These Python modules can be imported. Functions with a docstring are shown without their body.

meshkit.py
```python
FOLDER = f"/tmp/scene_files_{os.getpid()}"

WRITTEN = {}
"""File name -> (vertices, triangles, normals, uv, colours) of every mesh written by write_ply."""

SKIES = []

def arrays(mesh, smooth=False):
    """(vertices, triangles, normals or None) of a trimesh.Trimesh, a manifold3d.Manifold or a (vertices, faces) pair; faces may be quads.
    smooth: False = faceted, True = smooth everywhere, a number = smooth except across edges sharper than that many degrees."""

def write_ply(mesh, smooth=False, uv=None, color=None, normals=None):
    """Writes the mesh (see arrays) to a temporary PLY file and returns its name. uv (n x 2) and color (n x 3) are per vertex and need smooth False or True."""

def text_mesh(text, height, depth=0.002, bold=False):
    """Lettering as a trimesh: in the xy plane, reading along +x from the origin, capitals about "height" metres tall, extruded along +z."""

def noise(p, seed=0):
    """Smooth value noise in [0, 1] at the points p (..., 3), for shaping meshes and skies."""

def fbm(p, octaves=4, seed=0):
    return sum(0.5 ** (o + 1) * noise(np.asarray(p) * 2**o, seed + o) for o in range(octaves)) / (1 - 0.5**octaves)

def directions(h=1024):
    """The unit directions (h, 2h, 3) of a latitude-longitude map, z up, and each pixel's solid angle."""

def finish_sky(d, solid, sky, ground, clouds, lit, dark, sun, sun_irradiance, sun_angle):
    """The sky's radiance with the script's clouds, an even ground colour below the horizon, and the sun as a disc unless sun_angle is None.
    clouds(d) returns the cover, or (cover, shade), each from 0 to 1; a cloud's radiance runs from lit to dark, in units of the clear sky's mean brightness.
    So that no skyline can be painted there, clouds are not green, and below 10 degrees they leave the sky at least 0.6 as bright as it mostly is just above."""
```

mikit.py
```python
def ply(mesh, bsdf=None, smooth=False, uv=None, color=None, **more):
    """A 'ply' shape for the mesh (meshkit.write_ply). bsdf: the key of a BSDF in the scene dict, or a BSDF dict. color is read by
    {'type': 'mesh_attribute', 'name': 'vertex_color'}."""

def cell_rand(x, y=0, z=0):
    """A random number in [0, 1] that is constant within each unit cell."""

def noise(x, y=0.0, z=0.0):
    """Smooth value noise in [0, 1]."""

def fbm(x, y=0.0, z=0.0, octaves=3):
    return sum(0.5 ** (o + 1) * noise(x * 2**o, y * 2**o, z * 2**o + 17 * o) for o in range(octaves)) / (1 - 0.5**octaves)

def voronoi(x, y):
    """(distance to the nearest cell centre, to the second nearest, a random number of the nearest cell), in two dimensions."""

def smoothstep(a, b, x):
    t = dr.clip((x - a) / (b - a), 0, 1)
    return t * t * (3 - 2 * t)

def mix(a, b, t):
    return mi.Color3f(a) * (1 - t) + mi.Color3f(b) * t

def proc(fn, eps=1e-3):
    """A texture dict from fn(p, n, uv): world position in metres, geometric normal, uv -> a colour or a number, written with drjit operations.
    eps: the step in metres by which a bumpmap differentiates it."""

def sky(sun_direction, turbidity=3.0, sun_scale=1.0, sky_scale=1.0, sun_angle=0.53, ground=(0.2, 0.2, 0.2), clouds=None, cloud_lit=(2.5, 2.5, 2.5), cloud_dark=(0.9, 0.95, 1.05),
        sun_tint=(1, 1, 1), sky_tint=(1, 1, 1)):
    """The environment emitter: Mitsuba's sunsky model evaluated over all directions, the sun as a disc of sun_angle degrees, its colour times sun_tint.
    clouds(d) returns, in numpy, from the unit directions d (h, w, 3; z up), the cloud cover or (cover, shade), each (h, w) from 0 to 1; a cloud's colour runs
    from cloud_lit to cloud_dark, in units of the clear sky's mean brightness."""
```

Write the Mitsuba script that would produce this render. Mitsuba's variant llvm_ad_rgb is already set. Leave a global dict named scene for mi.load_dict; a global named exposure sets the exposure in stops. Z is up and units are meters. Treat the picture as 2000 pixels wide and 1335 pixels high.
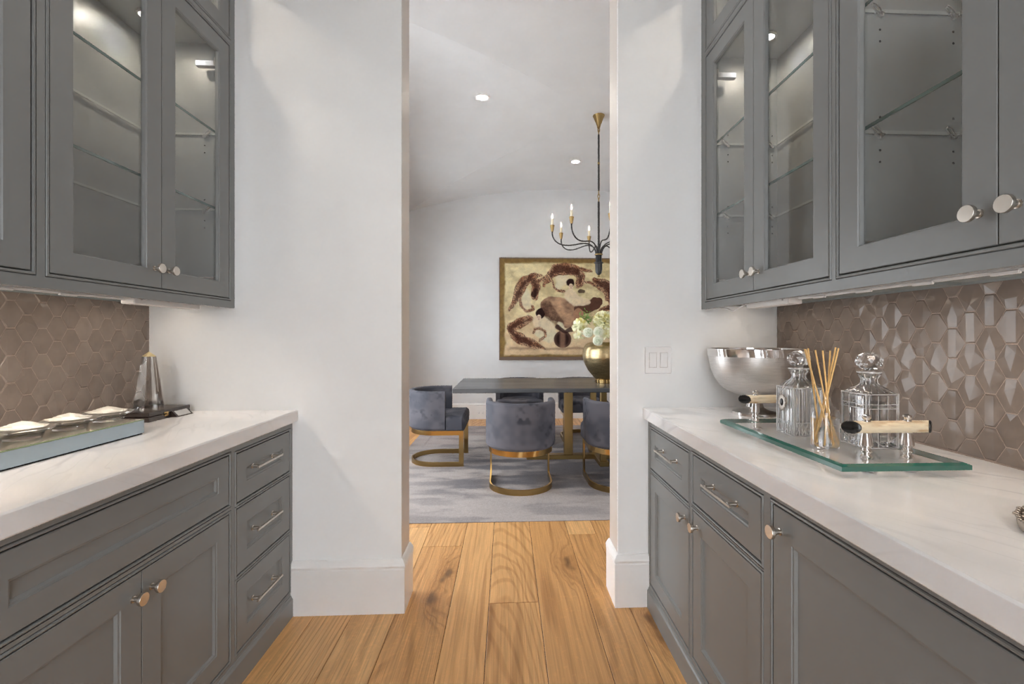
import math, random
import numpy as np, trimesh, mitsuba as mi, drjit as dr
import manifold3d as m3
from shapely.geometry import Polygon, box as sbox
import mikit, meshkit
from mikit import noise, fbm, voronoi, cell_rand, smoothstep, mix

T = mi.ScalarTransform4f
rng = random.Random(7)
PI = math.pi
scene, labels = {}, {}

# ---------------------------------------------------------------- camera, sky, exposure
TH = math.atan(0.044)
EYE = 1.242
scene['camera'] = {'type': 'perspective', 'fov_axis': 'x', 'fov': math.degrees(2 * math.atan(1000 / 889.0)), 'near_clip': 0.02, 'far_clip': 100.0,
                   'principal_point_offset_x': -0.0145, 'principal_point_offset_y': 0.0075,
                   'to_world': T().look_at(origin=[0, 0, EYE], target=[math.sin(TH), math.cos(TH), EYE], up=[0, 0, 1])}
SKY_L = (3.95, 4.18, 4.42)
scene['daylight'] = {'type': 'constant', 'radiance': {'type': 'rgb', 'value': list(SKY_L)}}
exposure = 0.55
PUCK = (360.0, 315.0, 262.0)          # cabinet puck lamps
STRIP = (20.0, 17.0, 14.0)            # under-cabinet bars
CAN = (46.0, 46.0, 46.0)           # recessed ceiling lamps, pantry
CAN_D = (75.0, 69.0, 60.0)         # recessed ceiling lamps, dining room
BULB = (24.0, 17.0, 9.0)           # candle bulbs


# ---------------------------------------------------------------- materials
def rgb(*c):
    return {'type': 'rgb', 'value': [float(x) for x in c]}


def lin(r, g, b):
    f = lambda c: ((c / 255 + 0.055) / 1.055) ** 2.4 if c > 10 else c / 255 / 12.92
    return (f(r), f(g), f(b))


def mat(name, color, rough=0.5, metal=0.0, spec=0.5, bump=None, bscale=1.0, **kw):
    d = {'type': 'principled', 'base_color': color if isinstance(color, dict) else rgb(*color), 'roughness': rough, 'metallic': metal, **kw}
    if metal == 0:
        d['specular'] = spec
    if bump is not None:
        d = {'type': 'bumpmap', 'tex': mikit.proc(bump), 'scale': bscale, 'bsdf': d}
    scene[name] = {'type': 'twosided', 'bsdf': d}
    return name


def f_marble(p, n, uv):
    w = fbm(p.x * 6, p.y * 4, p.z * 6, 3)
    q = p.x * 0.85 + p.y * 0.5 + p.z * 0.9
    t = p.y * 0.85 - p.x * 0.5
    a = dr.abs(noise(q * 15 + w * 1.3, t * 1.8 + w * 0.5, 1.0) - 0.5)
    vein = (1 - smoothstep(0.0, 0.07, a)) * smoothstep(0.45, 0.8, noise(q * 5, t * 3, 4.0))
    a2 = dr.abs(noise(q * 44 + w * 2.0, t * 4 + w, 9.0) - 0.5)
    vein2 = (1 - smoothstep(0.0, 0.08, a2)) * smoothstep(0.4, 0.8, noise(q * 9, t * 5, 2.0))
    cloud = fbm(q * 7 + w, t * 3, 3.0, 3)
    c = mix((0.82, 0.80, 0.79), (0.73, 0.725, 0.72), smoothstep(0.35, 0.75, cloud))
    c = mix(c, (0.46, 0.46, 0.47), vein * 0.38)
    return mix(c, (0.50, 0.49, 0.49), vein2 * 0.20)


def f_oak(p, n, uv):
    s = uv.x * 37.0
    k = uv.y * 53.0
    warp = fbm(p.x * 6 + k, p.y * 1.4 + k, s, 3)
    d1, d2, r = voronoi(p.x * 3.0 + k + (warp - 0.5) * 0.25, p.y * 1.15 + s)
    on = smoothstep(0.55, 0.62, r)
    e1 = d1 + 0.16 * (fbm(p.x * 30 + k, p.y * 12, s, 2) - 0.5)
    knot = (1 - smoothstep(0.015, 0.10, e1)) * on
    halo = (1 - smoothstep(0.03, 0.34, e1)) * on
    fine = noise(p.x * 520 + k, p.y * 10 + k, s)
    fine2 = noise(p.x * 190 + k + halo * 6, p.y * 4, s + 3)
    flow = p.x * 34 + warp * 7 + halo * 3.2 + k
    rings = noise(flow * 2.2, p.y * 0.9 + warp * 2, s)
    arch = p.x * 70 * (uv.x - 0.5) + dr.sqrt(dr.square(p.x * 9 + uv.y * 3 - 1.5) + dr.square((p.y + uv.y) * 0.9)) * 16 + warp * 9
    cat = 0.5 + 0.5 * dr.sin(arch * 2.4)
    curl = noise(p.x * 90 + warp * 18, p.y * 90 + warp * 14, s)
    tone = uv.x
    c = mix((0.630, 0.350, 0.142), (0.510, 0.258, 0.094), tone)
    c = mix(c, (0.710, 0.430, 0.190), (1 - smoothstep(0.0, 0.22, dr.abs(tone - 0.45))) * 0.5)
    c = c * (0.82 + 0.30 * fine) * (0.86 + 0.26 * fine2)
    c = mix(c, c * mi.Color3f(0.66, 0.58, 0.50), smoothstep(0.52, 0.80, rings) * 0.55)
    c = mix(c, c * mi.Color3f(0.74, 0.64, 0.54), smoothstep(0.6, 1.0, cat) * 0.55 * smoothstep(0.40, 0.55, uv.y))
    c = mix(c, c * mi.Color3f(1.18, 1.16, 1.12), smoothstep(0.62, 0.8, curl) * 0.35 * (1 - smoothstep(0.35, 0.5, uv.y)))
    c = mix(c, c * mi.Color3f(0.58, 0.48, 0.40), halo * (0.30 + 0.45 * curl))
    c = mix(c, (0.085, 0.042, 0.020), knot * 0.70)
    st = noise(p.x * 30 + s, p.y * 1.3 + k, 5.0)
    return mix(c, c * mi.Color3f(0.62, 0.52, 0.44), smoothstep(0.70, 0.90, st) * 0.6)


def f_plaster(p, n, uv):
    a = fbm(p.x * 1.3 + 5, p.y * 1.3, p.z * 1.3, 4)
    b = fbm(p.x * 7, p.y * 7, p.z * 7, 3)
    return mi.Color3f(0.70, 0.705, 0.71) * (0.90 + 0.14 * a + 0.06 * b)


def f_tile(p, n, uv):
    a = fbm(p.y * 26 + uv.x * 30, p.z * 26, p.x * 26 + uv.y * 9, 3)
    base = mix((0.182, 0.146, 0.123), (0.232, 0.189, 0.160), uv.x)
    return base * (0.80 + 0.40 * a)


def f_velvet(p, n, uv):
    a = fbm(p.x * 6, p.y * 6, p.z * 6, 3)
    b = fbm(p.x * 19 + 3, p.y * 19, p.z * 19, 2)
    c = mix((0.058, 0.060, 0.074), (0.094, 0.091, 0.105), smoothstep(0.36, 0.62, a))
    dark = smoothstep(0.50, 0.74, b) * smoothstep(0.42, 0.66, fbm(p.x * 5 + 9, p.y * 5, p.z * 5, 3))
    return mix(c, (0.020, 0.023, 0.032), dark * 0.85)


def f_rug(p, n, uv):
    pile = noise(p.x * 300, p.y * 60, 0) * 0.5 + noise(p.x * 70, p.y * 300, 4) * 0.5
    a = fbm(p.x * 1.6, p.y * 4.2, 1.0, 4)
    b = fbm(p.x * 3.5 + 4, p.y * 9.0, 2.0, 4)
    c = mix((0.455, 0.410, 0.390), (0.350, 0.318, 0.310), smoothstep(0.40, 0.66, b))
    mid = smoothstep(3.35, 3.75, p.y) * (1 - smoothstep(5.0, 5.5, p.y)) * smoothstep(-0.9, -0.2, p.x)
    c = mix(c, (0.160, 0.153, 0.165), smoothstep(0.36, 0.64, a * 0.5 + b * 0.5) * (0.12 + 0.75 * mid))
    e = dr.minimum(dr.minimum(p.x + 1.10, 2.96 - p.x), 6.34 - p.y)
    band = 1 - smoothstep(0.62, 0.63, e)
    line = (1 - smoothstep(0.008, 0.016, dr.abs(e - 0.16))) * 0.6 + (1 - smoothstep(0.008, 0.016, dr.abs(e - 0.56)))
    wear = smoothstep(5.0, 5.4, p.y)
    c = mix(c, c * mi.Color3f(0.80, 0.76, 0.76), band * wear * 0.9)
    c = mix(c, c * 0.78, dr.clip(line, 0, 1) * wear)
    return c * (0.66 + 0.24 * pile)


def f_tabletop(p, n, uv):
    g = noise(p.x * 3, p.y * 150, p.z * 60)
    h = fbm(p.x * 1.5, p.y * 9, 1, 3)
    return mi.Color3f(0.068, 0.069, 0.072) * (0.6 + 0.6 * g * h + 0.4 * h)


def f_brushed(p, n, uv):
    g = noise(p.x * 30, p.y * 30, p.z * 700)
    return mi.Color3f(0.80, 0.775, 0.75) * (0.86 + 0.18 * g)


def f_gold(p, n, uv):
    g = noise(p.x * 20, p.y * 20, p.z * 260)
    q = noise(p.x * 90, p.y * 90, p.z * 90)
    return mi.Color3f(0.52, 0.40, 0.22) * (0.62 + 0.45 * g + 0.25 * q)


def f_bone(p, n, uv):
    a = fbm(p.x * 22, p.y * 70, p.z * 70, 4)
    b = noise(p.x * 60, p.y * 300, p.z * 300)
    c = mix((0.78, 0.66, 0.47), (0.52, 0.32, 0.15), smoothstep(0.46, 0.76, a) * 0.85)
    return c * (0.88 + 0.16 * b)


def cap(q, ax, ay, bx, by, ra, rb):
    """signed distance of point q (x, y) to a tapered stroke"""
    dx, dy = bx - ax, by - ay
    L = dx * dx + dy * dy
    t = dr.clip(((q[0] - ax) * dx + (q[1] - ay) * dy) / L, 0, 1)
    return dr.sqrt(dr.square(q[0] - ax - t * dx) + dr.square(q[1] - ay - t * dy)) - (ra + (rb - ra) * t)


def stroke(q, pts):
    d = mi.Float(1e4)
    for a, b in zip(pts[:-1], pts[1:]):
        d = dr.minimum(d, cap(q, a[0], a[1], b[0], b[1], a[2], b[2]))
    return d


def f_print(p, n, uv):
    """An old-paper collage of spotted cats tumbling round a grey beast on a ball, as a flat print (units: about 1.28 mm)."""
    x = 85 + uv.x * 1640.0
    y = 1290 - uv.y * 1218.0
    wx = (fbm(x * 0.012, y * 0.012, 1.0, 3) - 0.5) * 34
    wy = (fbm(x * 0.012, y * 0.012, 7.0, 3) - 0.5) * 34
    q = (x + wx, y + wy)
    pap = fbm(x * 0.006, y * 0.012, 3, 4)
    weave = noise(x * 0.16, y * 0.9, 0) * 0.5 + noise(x * 0.9, y * 0.16, 5) * 0.5
    c = mix((0.70, 0.64, 0.41), (0.54, 0.48, 0.29), smoothstep(0.35, 0.7, pap))
    c = mix(c, (0.66, 0.52, 0.36), smoothstep(600, 1150, y + (pap - 0.5) * 500) * 0.6)
    edge = dr.minimum(dr.minimum(x - 85, 1725 - x), dr.minimum(y - 72, 1290 - y)) + wx * 0.5
    c = mix(mix((0.33, 0.25, 0.10), (0.22, 0.15, 0.07), fbm(x * 0.03, y * 0.03, 8, 3)), c, smoothstep(48, 80, edge + (pap - 0.5) * 40))
    ground = (1 - smoothstep(0, 26, dr.abs(y - 1152 + wy))) * smoothstep(150, 260, x)
    c = mix(c, (0.22, 0.13, 0.09), ground * 0.55)
    soft = 9.0
    # the grey beast with raised head
    body = stroke(q, [(700, 660, 120), (800, 690, 150), (890, 740, 140), (905, 840, 70)])
    head = stroke(q, [(1040, 690, 62), (1130, 660, 66), (1230, 610, 62), (1275, 590, 40)])
    c = mix(c, mix((0.17, 0.105, 0.075), (0.45, 0.32, 0.21), smoothstep(560, 700, x - (y - 700) * 0.6) * fbm(x * 0.01, y * 0.02, 2, 3) * 1.7), 1 - smoothstep(0, soft, body))
    shade = (1 - smoothstep(0, 30, stroke(q, [(650, 640, 40), (690, 760, 60), (780, 830, 40), (800, 900, 30)])))
    c = mix(c, (0.075, 0.040, 0.032), shade * 0.75 * (0.6 + 0.4 * noise(x * 0.09, y * 0.09, 1)))
    c = mix(c, (0.15, 0.085, 0.06), 1 - smoothstep(0, soft, head))
    c = mix(c, (0.40, 0.26, 0.17), 1 - smoothstep(0, soft, stroke(q, [(1030, 740, 60), (1050, 830, 70)])))
    # pale figures
    for pts in ([(930, 520, 70), (1000, 590, 60), (1130, 600, 30)], [(560, 830, 80), (640, 900, 90), (680, 1000, 80), (560, 960, 60)], [(400, 480, 40), (410, 620, 55)],
                [(800, 320, 40), (860, 330, 50), (800, 400, 40)], [(800, 860, 22), (850, 930, 22), (910, 925, 14)]):
        c = mix(c, mix((0.70, 0.60, 0.43), (0.62, 0.62, 0.46), noise(x * 0.01, y * 0.01, 4)), (1 - smoothstep(-6, 14, stroke(q, pts))) * 0.85)
    # ball
    db = dr.sqrt(dr.square(x - 835) + dr.square(y - 1042))
    ballc = mix((0.055, 0.030, 0.026), (0.34, 0.23, 0.16), (1 - smoothstep(4, 40, dr.abs(dr.abs(x - 835) - 8))) * 0.7 + smoothstep(60, 105, db) * 0.35)
    c = mix(c, ballc, 1 - smoothstep(100, 107, db))
    c = mix(c, (0.06, 0.03, 0.03), (1 - smoothstep(0, 14, stroke(q, [(770, 900, 22), (860, 950, 14), (950, 920, 20)]))) * 0.85)
    # spotted cats: bodies, limbs, tails
    cats = [
        [(575, 275, 16), (480, 300, 36), (395, 345, 62), (335, 430, 62), (295, 540, 44), (250, 630, 26), (205, 700, 10)],
        [(500, 340, 45), (520, 430, 50), (505, 520, 42), (530, 560, 16)],
        [(335, 560, 15), (345, 650, 15), (410, 705, 15), (480, 690, 14), (470, 650, 12)],
        [(700, 270, 46), (770, 215, 66), (880, 205, 70), (980, 215, 66), (1050, 280, 52), (1035, 370, 50), (1010, 400, 26)],
        [(700, 290, 34), (620, 315, 26), (560, 345, 22)], [(690, 330, 26), (620, 370, 20), (605, 405, 16)],
        [(720, 350, 14), (735, 420, 14), (790, 465, 14), (860, 470, 12)], [(1060, 200, 22), (1180, 235, 10)],
        [(1090, 360, 14), (1150, 365, 14), (1240, 400, 18), (1320, 470, 16), (1365, 560, 15)],
        [(1215, 330, 30), (1310, 375, 62), (1420, 450, 80), (1450, 600, 60)], [(1290, 690, 26), (1390, 670, 50)],
        [(430, 800, 44), (330, 850, 60), (225, 900, 50), (250, 990, 46), (340, 1040, 62), (450, 1090, 54), (560, 1130, 30), (620, 1155, 10)],
        [(560, 1060, 15), (625, 1010, 15), (630, 940, 15), (570, 905, 15), (505, 920, 14), (485, 970, 12)]]
    d = mi.Float(1e4)
    for pts in cats:
        d = dr.minimum(d, stroke(q, pts))
    s1, s2, sr = voronoi(x * 0.082, y * 0.082)
    fur = mix((0.40, 0.21, 0.12), (0.66, 0.50, 0.34), noise(x * 0.02, y * 0.02, 9))
    spot = (1 - smoothstep(0.28, 0.50, s1))
    fur = mix(fur, (0.035, 0.018, 0.018), spot * 0.92)
    fur = mix(fur, (0.085, 0.036, 0.028), smoothstep(-16, -46, d + 60 * (fbm(x * 0.02, y * 0.02, 5, 2) - 0.5)) * 0.80)
    c = mix(c, fur, 1 - smoothstep(-4, 7, d))
    c = mix(c, (0.05, 0.025, 0.022), (1 - smoothstep(0, 8, dr.minimum(stroke(q, [(1040, 465, 20), (1075, 475, 16)]), stroke(q, [(500, 500, 32), (520, 470, 26)])))) * 0.8)
    # two figures' heads
    for hx, hy, r in ((925, 365, 48), (568, 735, 58)):
        c = mix(c, (0.045, 0.025, 0.022), 1 - smoothstep(r - 8, r + 6, dr.sqrt(dr.square(q[0] - hx) + dr.square(q[1] - hy))))
        fx, fy = hx - 14 + 24 * (hx > 800), hy + 48
        face = dr.sqrt(dr.square((x - fx) * 1.15) + dr.square((y - fy) * 0.85))
        fc = mix((0.68, 0.58, 0.43), (0.28, 0.16, 0.11), (1 - smoothstep(3, 8, dr.minimum(dr.abs(y - fy + 6) + dr.maximum(dr.abs(dr.abs(x - fx) - 12) - 6, 0), dr.abs(y - fy - 18) + dr.maximum(dr.abs(x - fx) - 6, 0)))) * 0.7)
        c = mix(c, fc, 1 - smoothstep(27, 34, face))
    c = c * (0.80 + 0.34 * weave) * (0.86 + 0.26 * fbm(x * 0.03, y * 0.03, 2, 3))
    return mi.Color3f(dr.power(dr.maximum(c, 1e-4), 1.30) * mi.Color3f(1.18, 1.13, 1.20))


def f_petal(p, n, uv):
    return mix((0.80, 0.80, 0.60), (0.72, 0.66, 0.26), smoothstep(0.45, 0.75, fbm(p.x * 22, p.y * 22, p.z * 22, 3)))


def f_wall(p, n, uv):
    a = fbm(p.x * 2, p.y * 2, p.z * 2, 3)
    return mi.Color3f(0.80, 0.80, 0.79) * (0.98 + 0.03 * a)


mat('wall_paint', mikit.proc(f_wall), 0.55, spec=0.25)
mat('ceiling_paint', (0.82, 0.82, 0.81), 0.7, spec=0.2)
mat('plaster', mikit.proc(f_plaster), 0.28, spec=0.35)
mat('shaded_plaster', (0.56, 0.505, 0.455), 0.35, spec=0.3)  # dining plaster darkened to tan, painting the reveal's shade into the color
mat('trim_paint', (0.81, 0.795, 0.775), 0.30, spec=0.4)
mat('cabinet_paint', (0.178, 0.184, 0.180), 0.33, spec=0.45)
mat('cabinet_inside', (0.238, 0.252, 0.242), 0.40, spec=0.35)
mat('dark_gap', (0.02, 0.02, 0.02), 0.8, spec=0.1)
mat('marble', mikit.proc(f_marble), 0.16, spec=0.5)
mat('oak', mikit.proc(f_oak), 0.36, spec=0.40)
mat('seam', (0.10, 0.06, 0.035), 0.8, spec=0.1)
mat('tile_glaze', mikit.proc(f_tile), 0.12, spec=0.24)
mat('grout', (0.34, 0.265, 0.225), 0.6, spec=0.3)
mat('nickel', (0.62, 0.57, 0.51), 0.28, 1.0)
mat('chrome', (0.80, 0.78, 0.76), 0.05, 1.0)
mat('brushed_steel', mikit.proc(f_brushed), 0.40, 1.0)
mat('plaque_silver', (0.55, 0.54, 0.53), 0.45, 0.3)
mat('dark_silver', (0.36, 0.32, 0.28), 0.30, 1.0)
mat('pewter', (0.42, 0.40, 0.385), 0.40, 1.0)
mat('brass', (0.43, 0.295, 0.125), 0.13, 1.0)
mat('aged_brass', (0.33, 0.225, 0.095), 0.34, 1.0)
mat('gold_leaf', mikit.proc(f_gold), 0.30, 1.0)
mat('black_iron', (0.018, 0.018, 0.019), 0.38, 0.0, 0.5)
mat('velvet', mikit.proc(f_velvet), 0.75, spec=0.25, sheen=0.9, sheen_tint=0.3)
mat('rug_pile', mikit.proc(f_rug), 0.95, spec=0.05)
mat('table_wood', mikit.proc(f_tabletop), 0.32, spec=0.5)
mat('canvas_print', mikit.proc(f_print), 0.85, spec=0.1)
mat('canvas_edge', (0.16, 0.115, 0.09), 0.7, spec=0.2)
mat('white_plastic', (0.80, 0.79, 0.78), 0.35, spec=0.4)
mat('gray_plastic', (0.58, 0.55, 0.52), 0.45, spec=0.3)
mat('lacquer_black', (0.018, 0.011, 0.009), 0.10, spec=0.5, clearcoat=0.6)
mat('resin_black', (0.010, 0.010, 0.010), 0.14, spec=0.5)
mat('bone', mikit.proc(f_bone), 0.24, spec=0.5)
mat('reed', (0.70, 0.46, 0.19), 0.55, spec=0.3)
mat('mirror', (0.36, 0.44, 0.50), 0.05, 1.0)
mat('mirror_top', (0.86, 0.82, 0.70), 0.07, 0.75)  # cream color paints in the reflected crystals and wall
mat('mirror_edge', (0.24, 0.30, 0.16), 0.1, spec=0.6)
mat('tray_edge_green', (0.015, 0.105, 0.080), 0.06, spec=0.8)
mat('shelf_edge_green', (0.050, 0.098, 0.086), 0.10, spec=0.7)
mat('shelf_edge_pale', (0.30, 0.32, 0.30), 0.2, spec=0.6)
mat('petal', mikit.proc(f_petal), 0.6, spec=0.2)
mat('white_floret', (0.78, 0.80, 0.66), 0.6, spec=0.2)
mat('green_stem', (0.16, 0.27, 0.06), 0.55, spec=0.3)
mat('candle_sleeve', (0.80, 0.74, 0.58), 0.5, spec=0.3)
mat('capiz', (0.84, 0.78, 0.68), 0.30, spec=0.4)
mat('gold_paper', (0.80, 0.68, 0.40), 0.35, 0.6)
mat('cut_glass', (0.93, 0.93, 0.92), 0.16, spec=0.7, spec_trans=0.45)  # whitened so the ribs carry the cut edges' highlights
scene['cut_glass'] = scene['cut_glass']['bsdf']
mat('pearl_glass', (0.97, 0.92, 0.83), 0.02, spec=0.8, spec_trans=0.90)
scene['pearl_glass'] = scene['pearl_glass']['bsdf']
scene['pane_glass'] = {'type': 'thindielectric', 'int_ior': 1.5}
scene['tray_glass'] = {'type': 'thindielectric', 'int_ior': 1.28}
scene['crystal'] = {'type': 'dielectric', 'int_ior': 1.55}
scene['clear_glass'] = {'type': 'dielectric', 'int_ior': 1.5}
scene['oil'] = {'type': 'dielectric', 'int_ior': 1.36}


# ---------------------------------------------------------------- helpers
used = {}


def numbered(name):
    used[name] = used.get(name, -1) + 1
    return name if used[name] == 0 else f'{name}_{used[name]:03d}'


def thing(name, label=None, cat=None, group=None, kind=None):
    key = numbered(name)
    labels[key] = {k: v for k, v in (('label', label), ('category', cat), ('group', group), ('kind', kind)) if v}
    return key


def add(parent, part, mesh, m, smooth=False, label=None, tw=None, kind=None, **kw):
    """one shape entry; part None = the thing's own mesh"""
    key = parent if part is None else numbered(f'{parent}__{part}')
    d = mesh if isinstance(mesh, dict) else mikit.ply(mesh, m, smooth=smooth, **kw)
    scene[key] = d if tw is None else {**d, 'to_world': tw}
    x = {k: v for k, v in (('label', label), ('kind', kind)) if v}
    if part is not None and x:
        labels[key] = x
    return key


def struct(key, mesh, m, smooth=False, label=None, **kw):
    labels[key] = {'kind': 'structure', **({'label': label} if label else {})}
    scene[key] = mikit.ply(mesh, m, smooth=smooth, **kw)
    return key


def cat_(*ms):
    ms = [m for a in ms for m in (a if isinstance(a, (list, tuple)) else [a])]
    return trimesh.util.concatenate(ms)


def bx(x0, x1, y0, y1, z0, z1, c=0.0):
    """box, with chamfered edges when c > 0"""
    if c <= 0:
        return trimesh.creation.box(bounds=[[x0, y0, z0], [x1, y1, z1]])
    lo, hi = np.array([x0, y0, z0]), np.array([x1, y1, z1])
    pts = []
    for s in np.ndindex(2, 2, 2):
        p = np.where(np.array(s), hi, lo)
        for k in range(3):
            q = p + np.where(np.array(s), -c, c)
            q[k] = p[k]
            pts.append(q)
    return trimesh.convex.convex_hull(np.array(pts))


def hull(pts):
    return trimesh.convex.convex_hull(np.array(pts, float))


def lathe(prof, seg=40, at=(0, 0, 0)):
    m = trimesh.creation.revolve(np.array(prof, float), sections=seg)
    m.apply_translation(at)
    return m


def tube(pts, r, sides=10, closed_ends=True, square=None):
    """tube along a polyline, radius a number or one per point; square=(w, h): flat bar instead"""
    p = np.asarray(pts, float)
    n = len(p)
    t = np.gradient(p, axis=0)
    t /= np.linalg.norm(t, axis=1, keepdims=True) + 1e-12
    up = np.array([0, 0, 1.0]) if abs(t[0][2]) < 0.9 else np.array([0, 1.0, 0])
    a = np.cross(up, t[0]); a /= np.linalg.norm(a)
    R = np.broadcast_to(r, (n,)).astype(float)
    ang = np.arange(sides) * 2 * PI / sides
    v = []
    for i in range(n):
        a = a - t[i] * (a @ t[i]); a /= np.linalg.norm(a)
        b = np.cross(t[i], a)
        v.append(p[i] + R[i] * (np.cos(ang)[:, None] * a + np.sin(ang)[:, None] * b))
    v = np.vstack(v + [p[:1], p[-1:]])
    f = []
    for i in range(n - 1):
        for j in range(sides):
            k = (j + 1) % sides
            f += [[i * sides + j, i * sides + k, (i + 1) * sides + k], [i * sides + j, (i + 1) * sides + k, (i + 1) * sides + j]]
    c0, c1 = n * sides, n * sides + 1
    for j in range(sides):
        k = (j + 1) % sides
        f += [[c0, k, j], [c1, (n - 1) * sides + j, (n - 1) * sides + k]]
    return trimesh.Trimesh(v, f, process=False)


def spline(pts, n=24):
    from scipy.interpolate import CubicSpline
    p = np.asarray(pts, float)
    s = np.r_[0, np.cumsum(np.linalg.norm(np.diff(p, axis=0), axis=1))]
    return CubicSpline(s, p)(np.linspace(0, s[-1], n))


def ball(r, at=(0, 0, 0), sub=2, scale=(1, 1, 1)):
    m = trimesh.creation.icosphere(sub, 1.0)
    m.apply_scale(np.array(scale, float) * r)
    m.apply_translation(at)
    return m


def extr(poly, z0, z1):
    m = trimesh.creation.extrude_polygon(poly, z1 - z0, engine='earcut')
    m.apply_translation([0, 0, z0])
    return m


def side(mesh, s, xf):
    """from cabinet space (along y, up, out of the front) to the world: x = xf + s*out"""
    M = np.array([[0, 0, s, xf], [1, 0, 0, 0], [0, 1, 0, 0], [0, 0, 0, 1.0]])
    m = mesh.copy()
    m.vertices = m.vertices @ M[:3, :3].T + M[:3, 3]
    if s < 0:
        m.invert()
    return m


def loops(rects, fill_last=True, fill_first=True):
    """nested rectangles (u0, u1, v0, v1, n) joined ring by ring: a front that runs from its back edge over its rim into its panel"""
    v, f = [], []
    for (u0, u1, v0, v1, n) in rects:
        v += [[u0, v0, n], [u1, v0, n], [u1, v1, n], [u0, v1, n]]
    for i in range(len(rects) - 1):
        for j in range(4):
            k = (j + 1) % 4
            a, b, c, d = i * 4 + j, i * 4 + k, (i + 1) * 4 + k, (i + 1) * 4 + j
            f += [[a, b, c], [a, c, d]]
    if fill_last:
        e = (len(rects) - 1) * 4
        f += [[e, e + 1, e + 2], [e, e + 2, e + 3]]
    if fill_first:
        f += [[0, 2, 1], [0, 3, 2]]
    return trimesh.Trimesh(v, f, process=False)


def front(u0, u1, v0, v1, st, rails=None, glass=False, th=0.02):
    """shaker front: rim, stiles st wide, moulded inner edge, recessed panel (or an open frame for glass)"""
    rt = rails or st
    r = lambda i, j, n: (u0 + i, u1 - i, v0 + j, v1 - j, n)
    L = [r(0, 0, -th), r(0, 0, -0.0015), r(0.0015, 0.0015, 0), r(st, rt, 0), r(st + 0.0015, rt + 0.0015, -0.0025), r(st + 0.006, rt + 0.006, -0.0035), r(st + 0.0105, rt + 0.0105, -0.0095)]
    if not glass:
        return loops(L, True, True)
    L[-2:] = [r(st + 0.0035, rt + 0.0035, -0.0045), r(st + 0.0045, rt + 0.0045, -0.0135), r(st + 0.0045, rt + 0.0045, -th), r(0, 0, -th)]
    return loops(L, False, False)


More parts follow.
